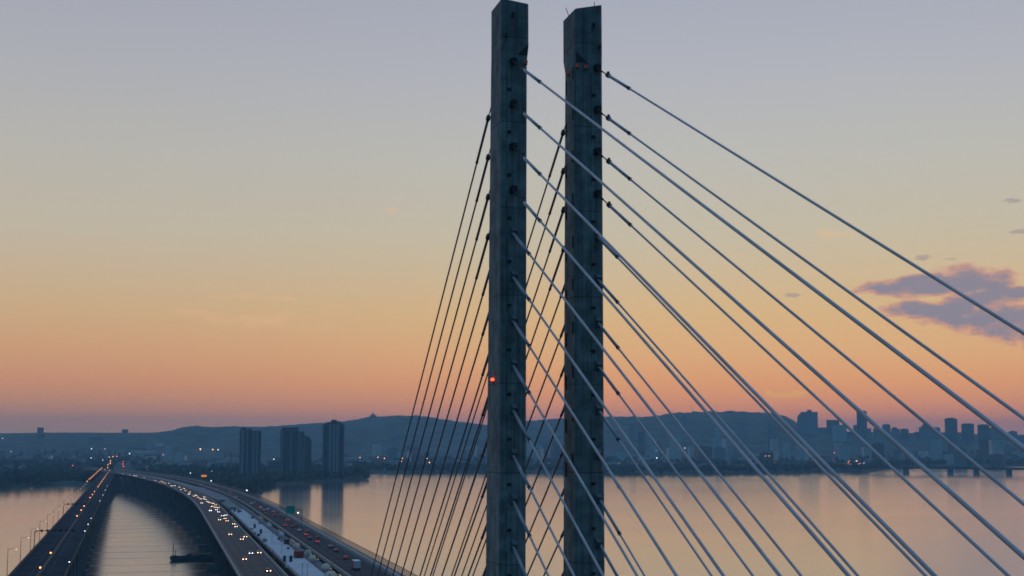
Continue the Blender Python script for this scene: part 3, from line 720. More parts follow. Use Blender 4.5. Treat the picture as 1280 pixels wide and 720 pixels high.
# ------------------------------------------------------------------ trees
def crown_leaves(m, c, rx, rz, n, size, rnd):
    lob = [(rnd.uniform(-.5, .5) * rx, rnd.uniform(-.5, .5) * rx, rnd.uniform(-.35, .45) * rz, rnd.uniform(.4, .75)) for _ in range(5)]
    for _ in range(n):
        lx, ly, lz, lr = rnd.choice(lob)
        v = Vector((rnd.gauss(0, 1), rnd.gauss(0, 1), rnd.gauss(0, 1))).normalized() * rnd.uniform(.5, 1) ** .5
        p = Vector((c[0] + lx + v.x * rx * lr, c[1] + ly + v.y * rx * lr, c[2] + lz + v.z * rz * lr))
        a = Vector((rnd.gauss(0, 1), rnd.gauss(0, 1), rnd.gauss(0, 1))).normalized(); b = a.orthogonal().normalized(); s = size * rnd.uniform(.6, 1.2)
        m.quad(p - a * s - b * s * .7, p + a * s - b * s * .7, p + a * s * .8 + b * s * .7, p - a * s * .8 + b * s * .7)
def mk_tree(seed):
    rnd = random.Random(seed); h = rnd.uniform(13, 17); t = thing('tree', '', 'tree')
    m = MB(); m.tube((0, 0, -1), (0, 0, h * .55), .35, .18, 8)
    for k in range(5):
        a = rnd.uniform(0, 6.28); m.tube((0, 0, h * (.3 + .05 * k)), (math.cos(a) * 3, math.sin(a) * 3, h * (.55 + .05 * k)), .15, .06, 6)
    m.build('trunk', BARK, t)
    m = MB(); crown_leaves(m, (0, 0, h * .6), 5.2, h * .4, 420, .75, rnd); m.build('crown', FOL, t)
    return t
tp = [mk_tree(s) for s in (1, 2, 3)]; used = [False] * 3
def plant(px, r, label, group, sc=1.0):
    k = random.randrange(3)
    o = tp[k] if not used[k] else copy_tree(tp[k]); used[k] = True
    az = math.atan2(ray(px, 545).x, ray(px, 545).y); p = CAM + dir_az(az) * r
    o.location = (p.x, p.y, land_h(az, r)); o.rotation_euler.z = random.uniform(0, 6); s = sc * random.uniform(.8, 1.15); o.scale = (s, s, s)
    o['label'] = label; o['category'] = 'tree'; o['group'] = group
for px in range(2, 142, 4):
    plant(px + random.uniform(-2, 2), interp(SH, px) + random.uniform(25, 60), 'dark leafy tree on the shore line left of the old bridge', 'trees along the shore left of the old bridge')
for px in range(344, 400, 5):
    plant(px + random.uniform(-2, 2), interp(SH, px) + random.uniform(25, 50), 'dark leafy tree at the water edge below the towers on the island', 'trees at the water edge below the island towers')
for px in range(402, 462, 4):
    plant(px + random.uniform(-1, 1), interp(SH, px) + random.uniform(18, 60), 'dark leafy tree on the wooded tip of the island, right of the tallest tower', 'trees on the tip of the island', 1.25)
for px in range(292, 344, 4):
    plant(px + random.uniform(-1, 1), interp(SH, px) + random.uniform(20, 60), 'dark leafy tree on the bank beyond the right roadway', 'trees on the bank beyond the right roadway', 1.1)
W = MB(); rnd = random.Random(5)
def wood(x0, x1, k0, k1, n, power=1.6, size=2.6, hh=(10, 17), W=W):
    for _ in range(n):
        px = rnd.uniform(x0, x1); r = interp(SH, px) + k0 + (k1 - k0) * rnd.random() ** power
        az = math.atan2(ray(px, 545).x, ray(px, 545).y); p = CAM + dir_az(az) * r; h = rnd.uniform(*hh); z = land_h(az, r)
        crown_leaves(W, (p.x, p.y, z + h * .55), h * .5, h * .5, 34, size, rnd)
wood(-260, 146, 30, 1700, 1150)
wood(-260, 200, 1500, 3000, 500)
wood(170, 330, 20, 1300, 620)
wood(330, 460, 30, 500, 330)
wood(330, 470, 350, 1500, 300)
wood(468, 1500, 10, 260, 1000, 1.2, 2.8, (10, 18))
wood(468, 1500, 260, 1500, 800, 1.0, 3.0, (9, 15))
W.build('woodland', FOL, None, kind='stuff')

# ------------------------------------------------------------------ buildings
def rng_pos(px, r):
    d = ray(px, 545); az = math.atan2(d.x, d.y); return CAM + dir_az(az) * r, az
def top_z(y, r): return 92 + (545 - y) * r / F
def building(label, px0, px1, y_top, r, mt, cat='building', name='office_tower', roofs=(), depth=.7, group='buildings of the hazy skyline', shape=None, rot=0.0, base=None):
    pc = (px0 + px1) / 2; p, az = rng_pos(pc, r); w = (px1 - px0) / F * r
    z0 = land_h(az, r) - 2 if base is None else base; h = top_z(y_top, r) - z0
    t = thing(name, label, cat, (p.x, p.y, z0), -az + rot, group); d = w * depth
    m = MB()
    if shape == 'step':
        m.box((0, 0, h * .36), (w, d, h * .72)); m.box((0, 0, h * .79), (w * .66, d * .7, h * .14)); m.box((-w * .03, 0, h * .93), (w * .36, d * .5, h * .14))
    elif shape == 'round':
        m.box((0, 0, h * .46), (w, d, h * .92)); m.hexa([(-w / 2, -d / 2, h * .92), (w / 2, -d / 2, h * .92), (w / 2, d / 2, h * .92), (-w / 2, d / 2, h * .92)], [(-w * .25, -d * .3, h), (w * .25, -d * .3, h), (w * .25, d * .3, h), (-w * .25, d * .3, h)])
    elif shape == 'slope':
        m.box((w * .11, 0, h / 2), (w * .78, d, h)); m.hexa([(-w / 2, -d / 2, 0), (-w * .28, -d / 2, 0), (-w * .28, d / 2, 0), (-w / 2, d / 2, 0)], [(-w * .42, -d / 2, h * .82), (-w * .28, -d / 2, h * .95), (-w * .28, d / 2, h * .95), (-w * .42, d / 2, h * .82)])
    else: m.box((0, 0, h / 2), (w, d, h))
    m.build('facade', mt, t)
    if not shape:
        m = MB(); m.box((0, 0, h + .4), (w + .6, d + .6, .8)); m.build('roof', ROOF, t)
    for (fx, fw, dy) in roofs:              # roof plant: centre fraction, width fraction, extra height in px
        hh = dy * r / F; m = MB(); m.box((fx * w, 0, h + .8 + hh / 2), (fw * w, d * .5, hh)); m.build('roof_plant', FAC_D, t)
    return t
D = 6300
building('wide square hazy tower with a sloping left shoulder, left end of the skyline', 996, 1022, 516, D, FAC_M, roofs=[(.12, .2, 2.4)], shape='slope')
building('low hazy block joining the wide square tower on its right', 1022, 1034, 535, D + 200, FAC_M)
building('hazy slab tower with a darker face, behind the pale arched block', 1034, 1049, 526, D + 150, FAC_D)
building('pale hazy block standing right before the slab tower', 1041, 1058, 532, D - 250, FAC_P)
building('low dark block between the pale block and the tall slim tower', 1058, 1068, 540, D, FAC_D)
building('small hazy block on the left flank of the tall slim tower', 1067, 1073, 532, D + 100, FAC_M)
building('tall slim dark tower crossed by a pale stay, tallest of the right skyline', 1072, 1083.8, 516, D, FAC_D, roofs=[(0, .8, 1)])
building('narrow low block just right of the tall slim tower', 1084, 1089, 536, D, FAC_M)
building('mid height hazy block with a flat top, left of the round topped tower', 1092, 1103, 536, D, FAC_M)
building('hazy tower with a rounded pointed top', 1103.5, 1113, 530.6, D + 100, FAC_M, shape='round')
building('hazy tower with a small roof box, right of the round topped tower', 1114.5, 1124.5, 536.5, D, FAC_M, roofs=[(-.1, .5, 1.6)])
building('hazy tower with an arched top, one step lower than its left neighbour', 1126, 1135.5, 536.2, D, FAC_D, shape='round')
building('low wide hazy block in a gap of the skyline', 1135, 1144, 545, D, FAC_M)
t = building('narrow hazy block carrying a thin aerial', 1143, 1149.7, 540.5, D, FAC_D); m = MB(); hz = top_z(540.5, D) - t.location.z; m.tube((0, 0, hz), (0, 0, hz + 28), .9, .3, 6); m.build('aerial', DARKM, t)
building('stepped pyramid shaped hazy tower', 1149.5, 1166, 530.5, D + 150, FAC_M, shape='step')
building('hazy block with a pitched top right of the stepped tower', 1166, 1175, 534.5, D + 50, FAC_M, shape='round')
building('low wide hazy block left of the three square towers', 1174, 1183, 541, D, FAC_M)
building('dark square tower, tallest and leftmost of three in a row', 1182.3, 1196.4, 524.9, D - 150, FAC_D, roofs=[(0, .6, 1)])
building('low hazy block in the gap between the first two square towers', 1196, 1203, 541, D, FAC_M)
building('dark square tower, middle one of three in a row', 1203, 1217, 531.3, D - 150, FAC_D, roofs=[(0, .7, .8)])
building('dark square tower, rightmost of three in a row', 1223, 1236, 532.5, D - 350, FAC_D, roofs=[(0, .8, .8)])
building('paler broad hazy block adjoining the rightmost square tower', 1236, 1250, 535.5, D, FAC_M)
building('low hazy block under the crossing of a pale stay at far right', 1250, 1263, 541, D, FAC_M)
building('hazy block with a peaked roof near the right edge', 1262, 1271, 539, D, FAC_M, shape='round')
building('low hazy block at the right edge of the picture', 1270, 1292, 546, D, FAC_M)
# on and before the mountain
building('dark flat building on the mountain crest, right of the aerial mast', 908, 919, 514.6, 6900, FAC_D, name='hilltop_building', group='buildings on the mountain', base=190)
t = building('small hilltop building with a tall thin aerial mast', 865.5, 872, 515.2, 6900, FAC_M, name='hilltop_building', group='buildings on the mountain', base=190)
m = MB(); m.tube((-14, 0, 0), (-14, 0, 85), .9, .4, 6); m.build('aerial_mast', DARKM, t)
t = thing('domed_church', 'small domed church on the left shoulder of the mountain', 'church', (*rng_pos(466, 6850)[0].xy, 185)); m = MB(); m.box((0, 0, 4), (34, 26, 20)); m.build('nave', FAC_M, t)
m = MB(); m.ball((0, 0, 15), 8, 12, 8, 1.2); m.tube((0, 0, 24), (0, 0, 31), 1.4, .4, 8); m.build('dome', ROOF, t, True)
building('pale tall slab tower before the mountain, standing alone', 893, 900, 534, 4600, FAC_P, group='towers before the mountain')
building('slim pale tower before the mountain, right of the tall slab', 906.5, 910, 549, 4500, FAC_P, group='towers before the mountain')
building('pale tower low before the dark crest building', 925, 933, 528.5, 5800, FAC_M, group='towers before the mountain')
building('hazy tower before the mountain just right of the right pylon', 787, 795, 530, 5200, FAC_M, group='towers before the mountain')
building('dark hazy tower before the mountain, second from the right pylon', 797, 806, 540, 5000, FAC_D, group='towers before the mountain')
building('slender hazy tower before the mountain below its left brow', 853, 858, 519, 6000, FAC_M, group='towers before the mountain')
building('hazy slab before the right slope of the mountain', 960, 970, 531, 5200, FAC_M, group='towers before the mountain')
building('pale block at the foot of the right mountain slope', 978, 987, 553, 4600, FAC_P, group='towers before the mountain')
building('broad grey block low under the mountain at centre right', 1050, 1062, 556, 4500, FAC_P, group='towers before the mountain')
building('hazy tower between the two pylons before the mountain', 690, 700, 551, 4500, FAC_M, group='towers before the mountain')
building('faint pair of slabs before the mountain between the stays, left one', 489, 497, 548, 5600, FAC_M, group='towers before the mountain')
building('faint pair of slabs before the mountain between the stays, right one', 462, 470, 546, 5600, FAC_M, group='towers before the mountain')
# left horizon
building('hazy square block standing up from the flat horizon at far left', 46.5, 53.8, 535.3, 6900, FAC_D, name='apartment_block', group='blocks on the left horizon', base=60)
building('small hazy block on the horizon above the old bridge', 152.5, 159.5, 537.3, 6900, FAC_D, name='apartment_block', group='blocks on the left horizon', base=60)
building('small hazy block on the horizon near the first mountain rise', 237, 241, 536, 6700, FAC_M, name='apartment_block', group='blocks on the left horizon', base=60)
building('pale hazy block among the trees left of the orange lamps', 206, 215, 555, 4700, FAC_P, name='apartment_block', group='blocks behind the island')
building('low hazy block behind the island left of the crane', 219, 229, 564, 4300, FAC_P, name='apartment_block', group='blocks behind the island')
# low roofs of the city as single buildings
rb = random.Random(11); kinds = []
for mt in (FAC_P, FAC_M, FAC_B, FAC_D):
    for sx, sy, sz in ((60, 30, 9), (34, 22, 18), (90, 50, 8)):
        m = MB(); m.box((0, 0, sz / 2), (sx, sy, sz)); me = m.mesh('facade', mt); r_ = MB(); r_.box((0, 0, sz + .3), (sx + .5, sy + .5, .6)); r_.box((sx * .2, 0, sz + 1.4), (sx * .15, sy * .3, 2.2)); kinds.append((me, r_.mesh('roof', ROOF)))
def lowrise(n, x0, x1, r0, r1, label, group):
    for _ in range(n):
        px = rb.uniform(x0, x1); r = rb.uniform(max(r0, interp(SH, px) + 60), max(r1, interp(SH, px) + 200)); p, az = rng_pos(px, r); me, rf = rb.choice(kinds)
        t = thing('low_building', label, 'building', (p.x, p.y, land_h(az, r) - 1), -az + rb.choice((0, R(30), R(-25))), group); place('facade', me, t); place('roof', rf, t)
lowrise(44, 466, 760, 3350, 5000, 'low hazy building among trees between the island tip and the right pylon', 'low hazy buildings beyond the far shore')
lowrise(60, 760, 1290, 3400, 5200, 'low hazy building in the city under the mountain, right of the pylons', 'low hazy buildings under the skyline')
lowrise(26, 200, 460, 3100, 5200, 'low hazy building behind the wooded island', 'low buildings behind the island')
lowrise(36, -40, 200, 3000, 6400, 'low hazy building in the flat suburb at left', 'low buildings of the left suburb')

for _ in range(64):
    px = rb.uniform(762, 1290) if rb.random() < .75 else rb.uniform(470, 760); r = rb.uniform(4100, 5600); w = rb.uniform(16, 46); h = rb.uniform(22, 60) * (1.35 if px > 880 else 1); p, az = rng_pos(px, r); z0 = land_h(az, r) - 1
    t = thing('apartment_block', 'hazy mid height block among the many at the foot of the mountain' if px < 990 else 'hazy mid height block among the many under the downtown skyline', 'building', (p.x, p.y, z0), -az + rb.choice((0, R(20), R(-30))), 'mid height blocks at the foot of the mountain' if px < 990 else 'mid height blocks under the skyline')
    m = MB(); m.box((0, 0, h / 2), (w, w * rb.uniform(.4, .9), h)); m.build('facade', rb.choice((FAC_P, FAC_P, FAC_M, FAC_D, FAC_B)), t); m = MB(); m.box((0, 0, h + 1.5), (w * .4, w * .3, 3)); m.build('roof_plant', FAC_D, t)
# three residential towers on the island
def tower(label, px0, px1, y_top, r, parts, depth, rot=0.0):
    p, az = rng_pos((px0 + px1) / 2, r); w = (px1 - px0) / F * r; z0 = 3.0; t = thing('apartment_tower', label, 'apartment tower', (p.x, p.y, z0), -az + rot, 'apartment towers on the island'); t['_w'] = 0
    del t['_w']; h = top_z(y_top, r) - z0; d = depth
    for kind, a, b, ya, yb in parts:          # fractions of width, px tops
        xa, xb = (a - .5) * w, (b - .5) * w; zt = top_z(ya, r) - z0
        if kind == 'body': m = MB(); m.box(((xa + xb) / 2, yb, zt / 2), (xb - xa, d, zt)); m.build('facade', FAC_D, t)
        elif kind == 'pent': m = MB(); m.box(((xa + xb) / 2, 0, zt - 5), (xb - xa, d * .6, 10)); m.build('penthouse', DARKM, t)
        elif kind == 'pale': m = MB(); m.box(((xa + xb) / 2, yb - d / 2 - .4, zt / 2), (xb - xa, .9, zt)); m.build('balcony_strip', STRIPP, t)
        elif kind == 'glaz': m = MB(); m.box(((xa + xb) / 2, yb - d / 2 - .2, zt / 2), (xb - xa, .5, zt)); m.build('glazed_strip', STRIPG, t)
tower('dark twin slab tower at left of the three island towers', 299.8, 326.6, 535, 2700, [('body', .02, .55, 537, 0), ('body', .55, .98, 538.5, 6), ('pent', .08, .32, 535.2, 0), ('pent', .4, .56, 536, 0), ('pale', .12, .2, 538, 0), ('pale', .33, .38, 538, 0), ('glaz', .22, .32, 538, 0), ('pale', .6, .68, 540, 6), ('pale', .78, .83, 540, 6), ('glaz', .4, .52, 538, 0), ('glaz', .85, .96, 540, 6)], 24)
tower('dark tower with a stepped roof in the middle of the three island towers', 351.2, 380, 534.5, 2690, [('body', 0, .74, 537, 0), ('body', .74, 1, 539.5, 5), ('pent', .06, .74, 534.7, 0), ('pale', .05, .1, 539, 0), ('pale', .42, .47, 539, 0), ('glaz', .12, .38, 539, 0), ('glaz', .5, .7, 539, 0), ('pale', .76, .8, 541, 5)], 26)
tower('lower dark tower tucked behind the right side of the stepped tower', 377.5, 389.5, 544.5, 2800, [('body', 0, .85, 546, 0), ('body', .85, 1, 549.5, 2), ('pent', .15, .6, 544.7, 0), ('pale', .3, .36, 547, 0), ('glaz', .4, .8, 547, 0)], 24)
tower('tallest island tower, with a pale central strip and a square roof box', 403.6, 430, 525, 2760, [('body', 0, .3, 530.5, 3), ('body', .3, .74, 529.5, 0), ('body', .74, 1, 529.8, 4), ('pent', .38, .64, 525.2, 0), ('pent', .18, .84, 528.3, 0), ('pale', .3, .4, 531, 0), ('pale', .48, .58, 531, 0), ('pale', .64, .74, 531, 0), ('glaz', .4, .48, 531, 0), ('glaz', .58, .64, 531, 0), ('glaz', .06, .24, 532, 3), ('glaz', .78, .96, 532, 4), ('pale', .02, .05, 532, 3)], 28)
# pale low houses by the shore
building('low pale building on the shore below the stepped tower', 377, 390, 592, 2680, FAC_P, name='low_building', group='low buildings on the island shore', base=3)
building('low grey building between the twin slab tower and the stepped tower', 338, 352, 580, 2760, FAC_M, name='low_building', group='low buildings on the island shore', base=3)
building('long pale warehouse beyond the island, left of the stays', 430, 468, 573.5, 3900, FAC_P, name='warehouse', group='warehouses beyond the island', depth=.3)
building('long pale warehouse seen through the dark stays', 470, 502, 575, 3800, FAC_P, name='warehouse', group='warehouses beyond the island', depth=.3)
building('long grey warehouse seen through the dark stays close to the left pylon', 540, 606, 577, 3700, FAC_M, name='warehouse', group='warehouses beyond the island', depth=.2)
building('long grey warehouse between the orange lamps and the crane', 228, 268, 577, 3700, FAC_P, name='warehouse', group='warehouses beyond the island', depth=.2)
building('grey warehouse at the foot of the crane', 272, 300, 574, 3900, FAC_P, name='warehouse', group='warehouses beyond the island', depth=.25)

# tower crane behind the island
p, az = rng_pos(289.5, 3600); t = thing('tower_crane', 'faint reddish tower crane left of the twin slab tower', 'crane', (p.x, p.y, land_h(az, 3600)), -az)
hj = top_z(564.5, 3600) - t.location.z; REDC = mat('crane red', (.2, .05, .04), .7)
m = MB(); m.box((0, 0, hj / 2), (2.2, 2.2, hj)); m.build('mast', REDC, t)
m = MB(); m.box((20, 0, hj - 10), (80 * .62, 1.6, 1.8)); m.box((-12, 0, hj - 10), (16, 1.6, 1.8)); m.tube((0, 0, hj + 2), (38, 0, hj - 9), .4, n=6); m.tube((0, 0, hj + 2), (-19, 0, hj - 9), .4, n=6); m.build('jib', REDC, t)
m = MB(); m.box((-17, 0, hj - 12.5), (4, 2.4, 4)); m.build('counterweight', CONC, t)

# far bridge low over the water at the right
u0 = at_r(1062, 560, 3420); u1 = at_r(1420, 560, 3340)
t = thing('railway_bridge', 'long low dark bridge on square piers along the far shore at right', 'bridge', (u0.x, u0.y, 0)); dv = Vector((u1.x - u0.x, u1.y - u0.y, 0)); L = dv.length; t.rotation_euler.z = math.atan2(dv.y, dv.x)
m = MB(); m.box((L / 2, 0, 13), (L, 9, 2.4)); m.build('deck', DARKM, t)
m = MB(); m.box((L / 2, -4, 15.7), (L, .6, 2.6)); m.build('truss', DARKM, t)
pm = None
for px in (1131.5, 1187, 1219.5, 1260, 1300, 1340, 1380):
    d = ray(px, 560); dd = dv.normalized()
    # intersection of the sight line with the bridge axis
    a1, b1, a2, b2 = dd.x, -d.x, dd.y, -d.y; c1, c2 = CAM.x - u0.x, CAM.y - u0.y; det = a1 * b2 - b1 * a2; s_ = (c1 * b2 - b1 * c2) / det
    if pm is None: m = MB(); m.box((0, 0, 4.5), (13, 10, 15)); m.hexa([(-7, -9, -3), (7, -9, -3), (7, 9, -3), (-7, 9, -3)], [(-6, -5, 6), (6, -5, 6), (6, 5, 6), (-6, 5, 6)]); pm = m.mesh('pier', PIERC)
    place('pier', pm, t, (s_, 0, 0))

# ------------------------------------------------------------------ lamps of the city and the island
def mk_city(mt, r):
    t = thing('street_lamp', '', 'street lamp'); m = MB(); m.tube((0, 0, -9), (0, 0, -.4), .2, .12, 6); m.build('pole', DARKM, t); m = MB(); m.ball((0, 0, 0), r, 8, 6); m.build('lens', mt, t, True); return t
PROT = {}
def city(px, py, r, mt, rad, label, group):
    k = (mt.name, rad)
    o = mk_city(mt, rad) if k not in PROT else copy_tree(PROT[k]); PROT.setdefault(k, o)
    o.location = at_r(px, py, r); o['label'] = label; o['group'] = group; o['category'] = 'street lamp'
G1 = 'white floodlights over the woods at left'
for (px, py, rad), lb in zip(((14, 565, 2.4), (23.5, 565.4, 2.2), (27.2, 566, 2.4), (39, 566, 2.3), (49, 566, 1.8)), ('leftmost of the upper row', 'left one of a close pair in the upper row', 'right one of a close pair in the upper row', 'fourth of the upper row', 'rightmost and faintest of the upper row')):
    city(px, py, 5600, LW, rad, 'white floodlight over the woods, ' + lb, G1)
for (px, py, rad), lb in zip(((44, 596, 1.0), (50, 596.3, .6), (68.5, 596.3, 1.0)), ('left of three low ones', 'faint middle of three low ones', 'right of three low ones')): city(px, py, 2650, LW, rad, 'white lamp before the dark woods, ' + lb, 'white lamps low before the woods')
for px, py, r, mt, rad, lb in ((3, 548, 6000, LW, 1.6, 'single white lamp high on the hazy suburb at the left edge'), (114.5, 561, 5200, LW, 1.6, 'white lamp in the suburb, upper one left of the far road'), (114, 572.3, 4300, LW, 1.2, 'white lamp in the suburb, lower one left of the far road'), (91, 582, 3300, REDL, .9, 'small reddish lamp in the suburb'), (114, 583.8, 3200, REDL, .9, 'small reddish lamp nearer the far road'), (162, 567, 4800, LW, 1.7, 'white lamp above the far road'), (131, 561, 5200, LW, 1.0, 'faint white lamp in the suburb above the far road'), (128.5, 575, 3900, LW, .9, 'faint white lamp beside the far road'),
  (264, 601, 2150, LW, .8, 'white lamp on the dark bank above the right roadway'), (308.5, 613, 1850, LW, .85, 'bright white lamp at the edge of the bank by the water'), (264.5, 589, 2900, LW, .7, 'faint white lamp in the dark wood on the bank'), (238, 591.3, 1700, LW, .5, 'small white lamp on a mast right of the amber sign'), (342.3, 574, 2900, LW, 1.0, 'white lamp between two island towers'), (250.5, 561.5, 5000, LO, 2.6, 'orange lamp over the warehouses, leftmost and brightest'), (266, 562, 5000, LO, 2.3, 'orange lamp over the warehouses, middle one'), (272.6, 562.2, 5000, LD, 2.2, 'pale lamp over the warehouses, rightmost'),
  (450, 572, 3500, LO, 1.1, 'orange lamp beyond the island tip, leftmost'), (472.5, 571.5, 3500, LO, 1.2, 'orange lamp beyond the island tip, second'), (480.5, 573, 3500, LO, 1.2, 'orange lamp beyond the island tip, third'), (503, 573, 3500, LO, 1.1, 'orange lamp beyond the island tip, upper of a close pair'), (502, 576.3, 3500, LO, 1.0, 'orange lamp beyond the island tip, lower of a close pair'), (534, 573, 3500, LO, 1.0, 'orange lamp seen through the stays, small upper one'), (536.7, 578.2, 3500, LO, 1.4, 'orange lamp seen through the stays, bright lower one'), (204, 568.5, 4600, LO, 1.2, 'dim orange lamp in the hazy blocks left of the crane'),
  (821, 572.4, 3700, LW, 1.5, 'white lamp on the far shore right of the right pylon'), (820.5, 563.3, 4300, LW, .9, 'faint white lamp above a brighter one right of the right pylon'), (856, 560, 4500, LD, 1.5, 'pale lamp under the mountain, left one'), (868.5, 560.5, 4500, LD, 1.4, 'pale lamp under the mountain, right one'), (957, 570, 3900, LO, 1.0, 'dim orange lamp under the right slope, left one'), (961.5, 570, 3900, LO, 1.1, 'dim orange lamp under the right slope, right one'), (1043, 566, 4300, REDL, 1.4, 'small red lamp in the city under the skyline')):
    city(px, py, r, mt, rad, lb, 'lamps of the far shore')
for px, py in ((131, 587), (134.5, 588.5), (138, 590), (134.6, 584.5), (135, 581), (137.8, 579), (138, 576), (136.6, 571.3), (141, 570.6), (146, 570.2)):
    city(px, py, 2600 + (590 - py) * 60, LO, .8 if py > 580 else 1.0, 'orange street lamp along the far road beyond the bridge heads', 'orange lamps of the far road')
rl = random.Random(3)
for k in range(13):
    city(1054 + rl.uniform(0, 26), 578 + rl.uniform(-2.5, 5), 3560, (REDL, LO, LW)[k % 3], .8, ('red', 'orange', 'white')[k % 3] + ' lamp in a small cluster on the far shore under the skyline', 'cluster of coloured lamps on the far shore')
for k, (px, py) in enumerate(((207, 597.5), (154, 577), (153.5, 580), (154.5, 583))):
    if k: city(px, py, 3000 + (590 - py) * 60, REDL, 1.0, 'red lamp over the far road between dark trees', 'red lamps over the far road')

# ------------------------------------------------------------------ haze
m = MB(); m.box((0, 0, 0), (2, 2, 2)); hz_m = bpy.data.materials.new('evening haze'); hz_m.use_nodes = True; nt = hz_m.node_tree; nt.nodes.remove(nt.nodes['Principled BSDF'])
pv = nt.nodes.new('ShaderNodeVolumePrincipled'); pv.inputs['Color'].default_value = (.44, .78, 1.0, 1); pv.inputs['Density'].default_value = 8.8e-5; pv.inputs['Anisotropy'].default_value = 0.0
nt.links.new(pv.outputs[0], nt.nodes['Material Output'].inputs['Volume'])
hz = m.build('haze', hz_m, None, kind='stuff'); hz.scale = (13900, 13900, 137); hz.location = (0, 0, 132)

# ------------------------------------------------------------------ dusk sky
Wd = bpy.data.worlds.new('World'); S.world = Wd; Wd.use_nodes = True; nt = Wd.node_tree; bg = nt.nodes['Background']
tc = nt.nodes.new('ShaderNodeTexCoord'); sp = nt.nodes.new('ShaderNodeSeparateXYZ'); nt.links.new(tc.outputs['Generated'], sp.inputs[0])
def M(op, a, bb=None, c=None, clamp=False):
    n = nt.nodes.new('ShaderNodeMath'); n.operation = op; n.use_clamp = clamp
    for i, v in enumerate((a, bb, c)):
        if v is None: continue
        if isinstance(v, (int, float)): n.inputs[i].default_value = v
        else: nt.links.new(v, n.inputs[i])
    return n.outputs[0]
el = M('MULTIPLY', M('ARCSINE', sp.outputs['Z']), 180 / math.pi); az = M('MULTIPLY', M('ARCTAN2', sp.outputs['X'], sp.outputs['Y']), 180 / math.pi)
AZ0 = 26.7
def ramp(stops):
    r = nt.nodes.new('ShaderNodeValToRGB'); e = r.color_ramp.elements
    for k, (d, c) in enumerate(stops):
        x = (max(d, 0) / 90) ** .5
        q = e[k] if k < 2 else e.new(x); q.position = x; q.color = (*lin(c), 1)
    nt.links.new(M('SQRT', M('DIVIDE', M('MAXIMUM', el, 0.0), 90)), r.inputs['Fac']); return r.outputs['Color']
UP = [(32, (138, 156, 186)), (55, (128, 174, 236)), (90, (134, 188, 255))]
cA = ramp([(0, (248, 150, 96)), (1.0, (255, 157, 96)), (2.2, (249, 170, 104)), (3.6, (238, 182, 122)), (5.4, (226, 188, 134)), (8.6, (204, 192, 166)), (12.1, (192, 190, 182)), (15.6, (181, 183, 190)), (19, (170, 174, 188))] + UP)
cB = ramp([(0, (196, 150, 104)), (1.0, (212, 147, 102)), (2.2, (222, 153, 107)), (3.6, (220, 166, 118)), (5.4, (213, 178, 134)), (8.6, (198, 186, 164)), (12.1, (187, 184, 176)), (15.6, (176, 177, 183)), (19, (166, 169, 181))] + UP)
cC = ramp([(0, (10, 56, 72)), (4, (10, 64, 82)), (12, (14, 74, 96)), (32, (34, 92, 120)), (55, (90, 144, 188)), (90, (134, 188, 255))])
dif = M('ABSOLUTE', M('SUBTRACT', az, AZ0)); dif = M('MINIMUM', dif, M('SUBTRACT', 360, dif))
def sstep(v, a, b):
    n = nt.nodes.new('ShaderNodeMapRange'); n.interpolation_type = 'SMOOTHSTEP'; n.inputs['From Min'].default_value = a; n.inputs['From Max'].default_value = b; nt.links.new(v, n.inputs['Value']); return n.outputs[0]
def mix(f, a, b):
    n = nt.nodes.new('ShaderNodeMix'); n.data_type = 'RGBA'
    nt.links.new(f, n.inputs['Factor']) if not isinstance(f, float) else setattr(n.inputs['Factor'], 'default_value', f)
    for s_, v in (('A', a), ('B', b)):
        if isinstance(v, tuple): n.inputs[s_].default_value = (*lin(v), 1)
        else: nt.links.new(v, n.inputs[s_])
    return n.outputs['Result']
sky = mix(sstep(dif, 3, 34), cA, cB); sky = mix(sstep(dif, 55, 125), sky, cC)
# clouds: lumps by azimuth and height, edges torn by noise
nz = nt.nodes.new('ShaderNodeTexNoise'); nz.inputs['Scale'].default_value = 95; nz.inputs['Detail'].default_value = 6; nz.inputs['Roughness'].default_value = .62
mp = nt.nodes.new('ShaderNodeMapping'); mp.inputs['Scale'].default_value = (.55, .55, 1.4); nt.links.new(tc.outputs['Generated'], mp.inputs['Vector']); nt.links.new(mp.outputs[0], nz.inputs['Vector'])
tear = M('MULTIPLY_ADD', nz.outputs['Fac'], 4.4, -2.2)
def lump(px, py, rx, ry):
    a, e = azel(px, py); k = F / 57.3
    dx = M('MULTIPLY', M('SUBTRACT', az, a), k / rx); dy = M('MULTIPLY', M('SUBTRACT', el, e), k / ry)
    return M('SUBTRACT', 1.0, M('ADD', M('MULTIPLY', dx, dx), M('MULTIPLY', dy, dy)))
def blob(L, amp):
    v = None
    for q in L: w = lump(*q); v = w if v is None else M('MAXIMUM', v, w)
    return M('ADD', M('MAXIMUM', v, -3.0), M('MULTIPLY', tear, amp))
big = blob([(1118, 359, 50, 9), (1165, 356, 62, 15), (1212, 353, 50, 20), (1242, 358, 24, 22), (1264, 366, 30, 8), (1150, 386, 46, 10), (1190, 389, 60, 16), (1228, 396, 52, 20), (1262, 402, 46, 22), (1310, 408, 50, 24), (1225, 374, 50, 16)], .62)
small = blob([(1270, 251, 14, 4), (1278, 289, 14, 3), (1152, 322, 11, 3.5), (1186, 324, 9, 2), (988, 369, 12, 3)], 1.5)
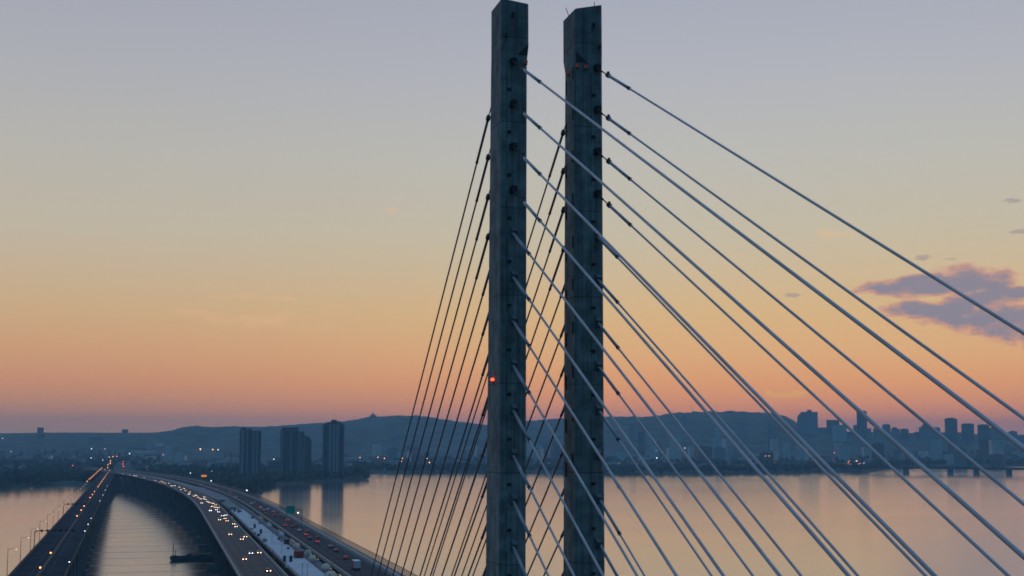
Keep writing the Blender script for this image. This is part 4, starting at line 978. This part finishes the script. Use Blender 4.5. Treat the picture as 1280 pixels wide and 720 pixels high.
gold = blob([(984, 494, 24, 4.5), (1000, 490, 14, 3), (962, 491, 8, 2.5)], .9)
thin = blob([(330, 401, 70, 9), (490, 264, 16, 4), (1045, 292, 22, 8), (320, 371, 60, 4), (385, 410, 40, 4), (250, 392, 40, 4)], 1.6)
sky = mix(M('MULTIPLY', sstep(thin, -.3, 1.8), .42), sky, (236, 190, 142))
lowrim = sstep(big, -.35, .35)
sky = mix(M('MULTIPLY', lowrim, .75), sky, (208, 146, 132)); sky = mix(M('MULTIPLY', sstep(big, -.02, .85), .93), sky, (141, 137, 151))
sky = mix(M('MULTIPLY', sstep(small, -.2, .7), .6), sky, (160, 146, 148))
sky = mix(M('MULTIPLY', sstep(gold, -.3, .8), .9), sky, (255, 186, 92))
nt.links.new(sky, bg.inputs['Color']); bg.inputs['Strength'].default_value = 1.0

# a trace of direct afterglow low over the city
sl = bpy.data.lights.new('afterglow_sun', 'SUN'); sl.energy = .2; sl.angle = R(14); sl.color = (1, .55, .35); so = bpy.data.objects.new('afterglow_sun', sl); COL.objects.link(so)
dv = Vector((math.sin(R(62)) * math.cos(R(4)), math.cos(R(62)) * math.cos(R(4)), math.sin(R(4)))); so.rotation_euler = dv.to_track_quat('Z', 'Y').to_euler()

# ------------------------------------------------------------------ camera, render
cd = bpy.data.cameras.new('camera'); cam = bpy.data.objects.new('camera', cd); COL.objects.link(cam); S.camera = cam
cd.sensor_width = 36; cd.lens = F / 1280 * 36; cam.location = CAM; cam.rotation_euler = (math.pi / 2 + PIT, 0, -PSI); cd.clip_start = 1; cd.clip_end = 60000
S.render.engine = 'CYCLES'; c = S.cycles
c.use_denoising = True; c.max_bounces = 5; c.diffuse_bounces = 2; c.glossy_bounces = 3; c.transparent_max_bounces = 8; c.volume_bounces = 3; c.sample_clamp_indirect = 4; c.caustics_reflective = False; c.caustics_refractive = False
c.filter_width = 1.7
S.view_settings.view_transform = 'Standard'; S.view_settings.look = 'None'; S.view_settings.exposure = 0; S.view_settings.gamma = 1
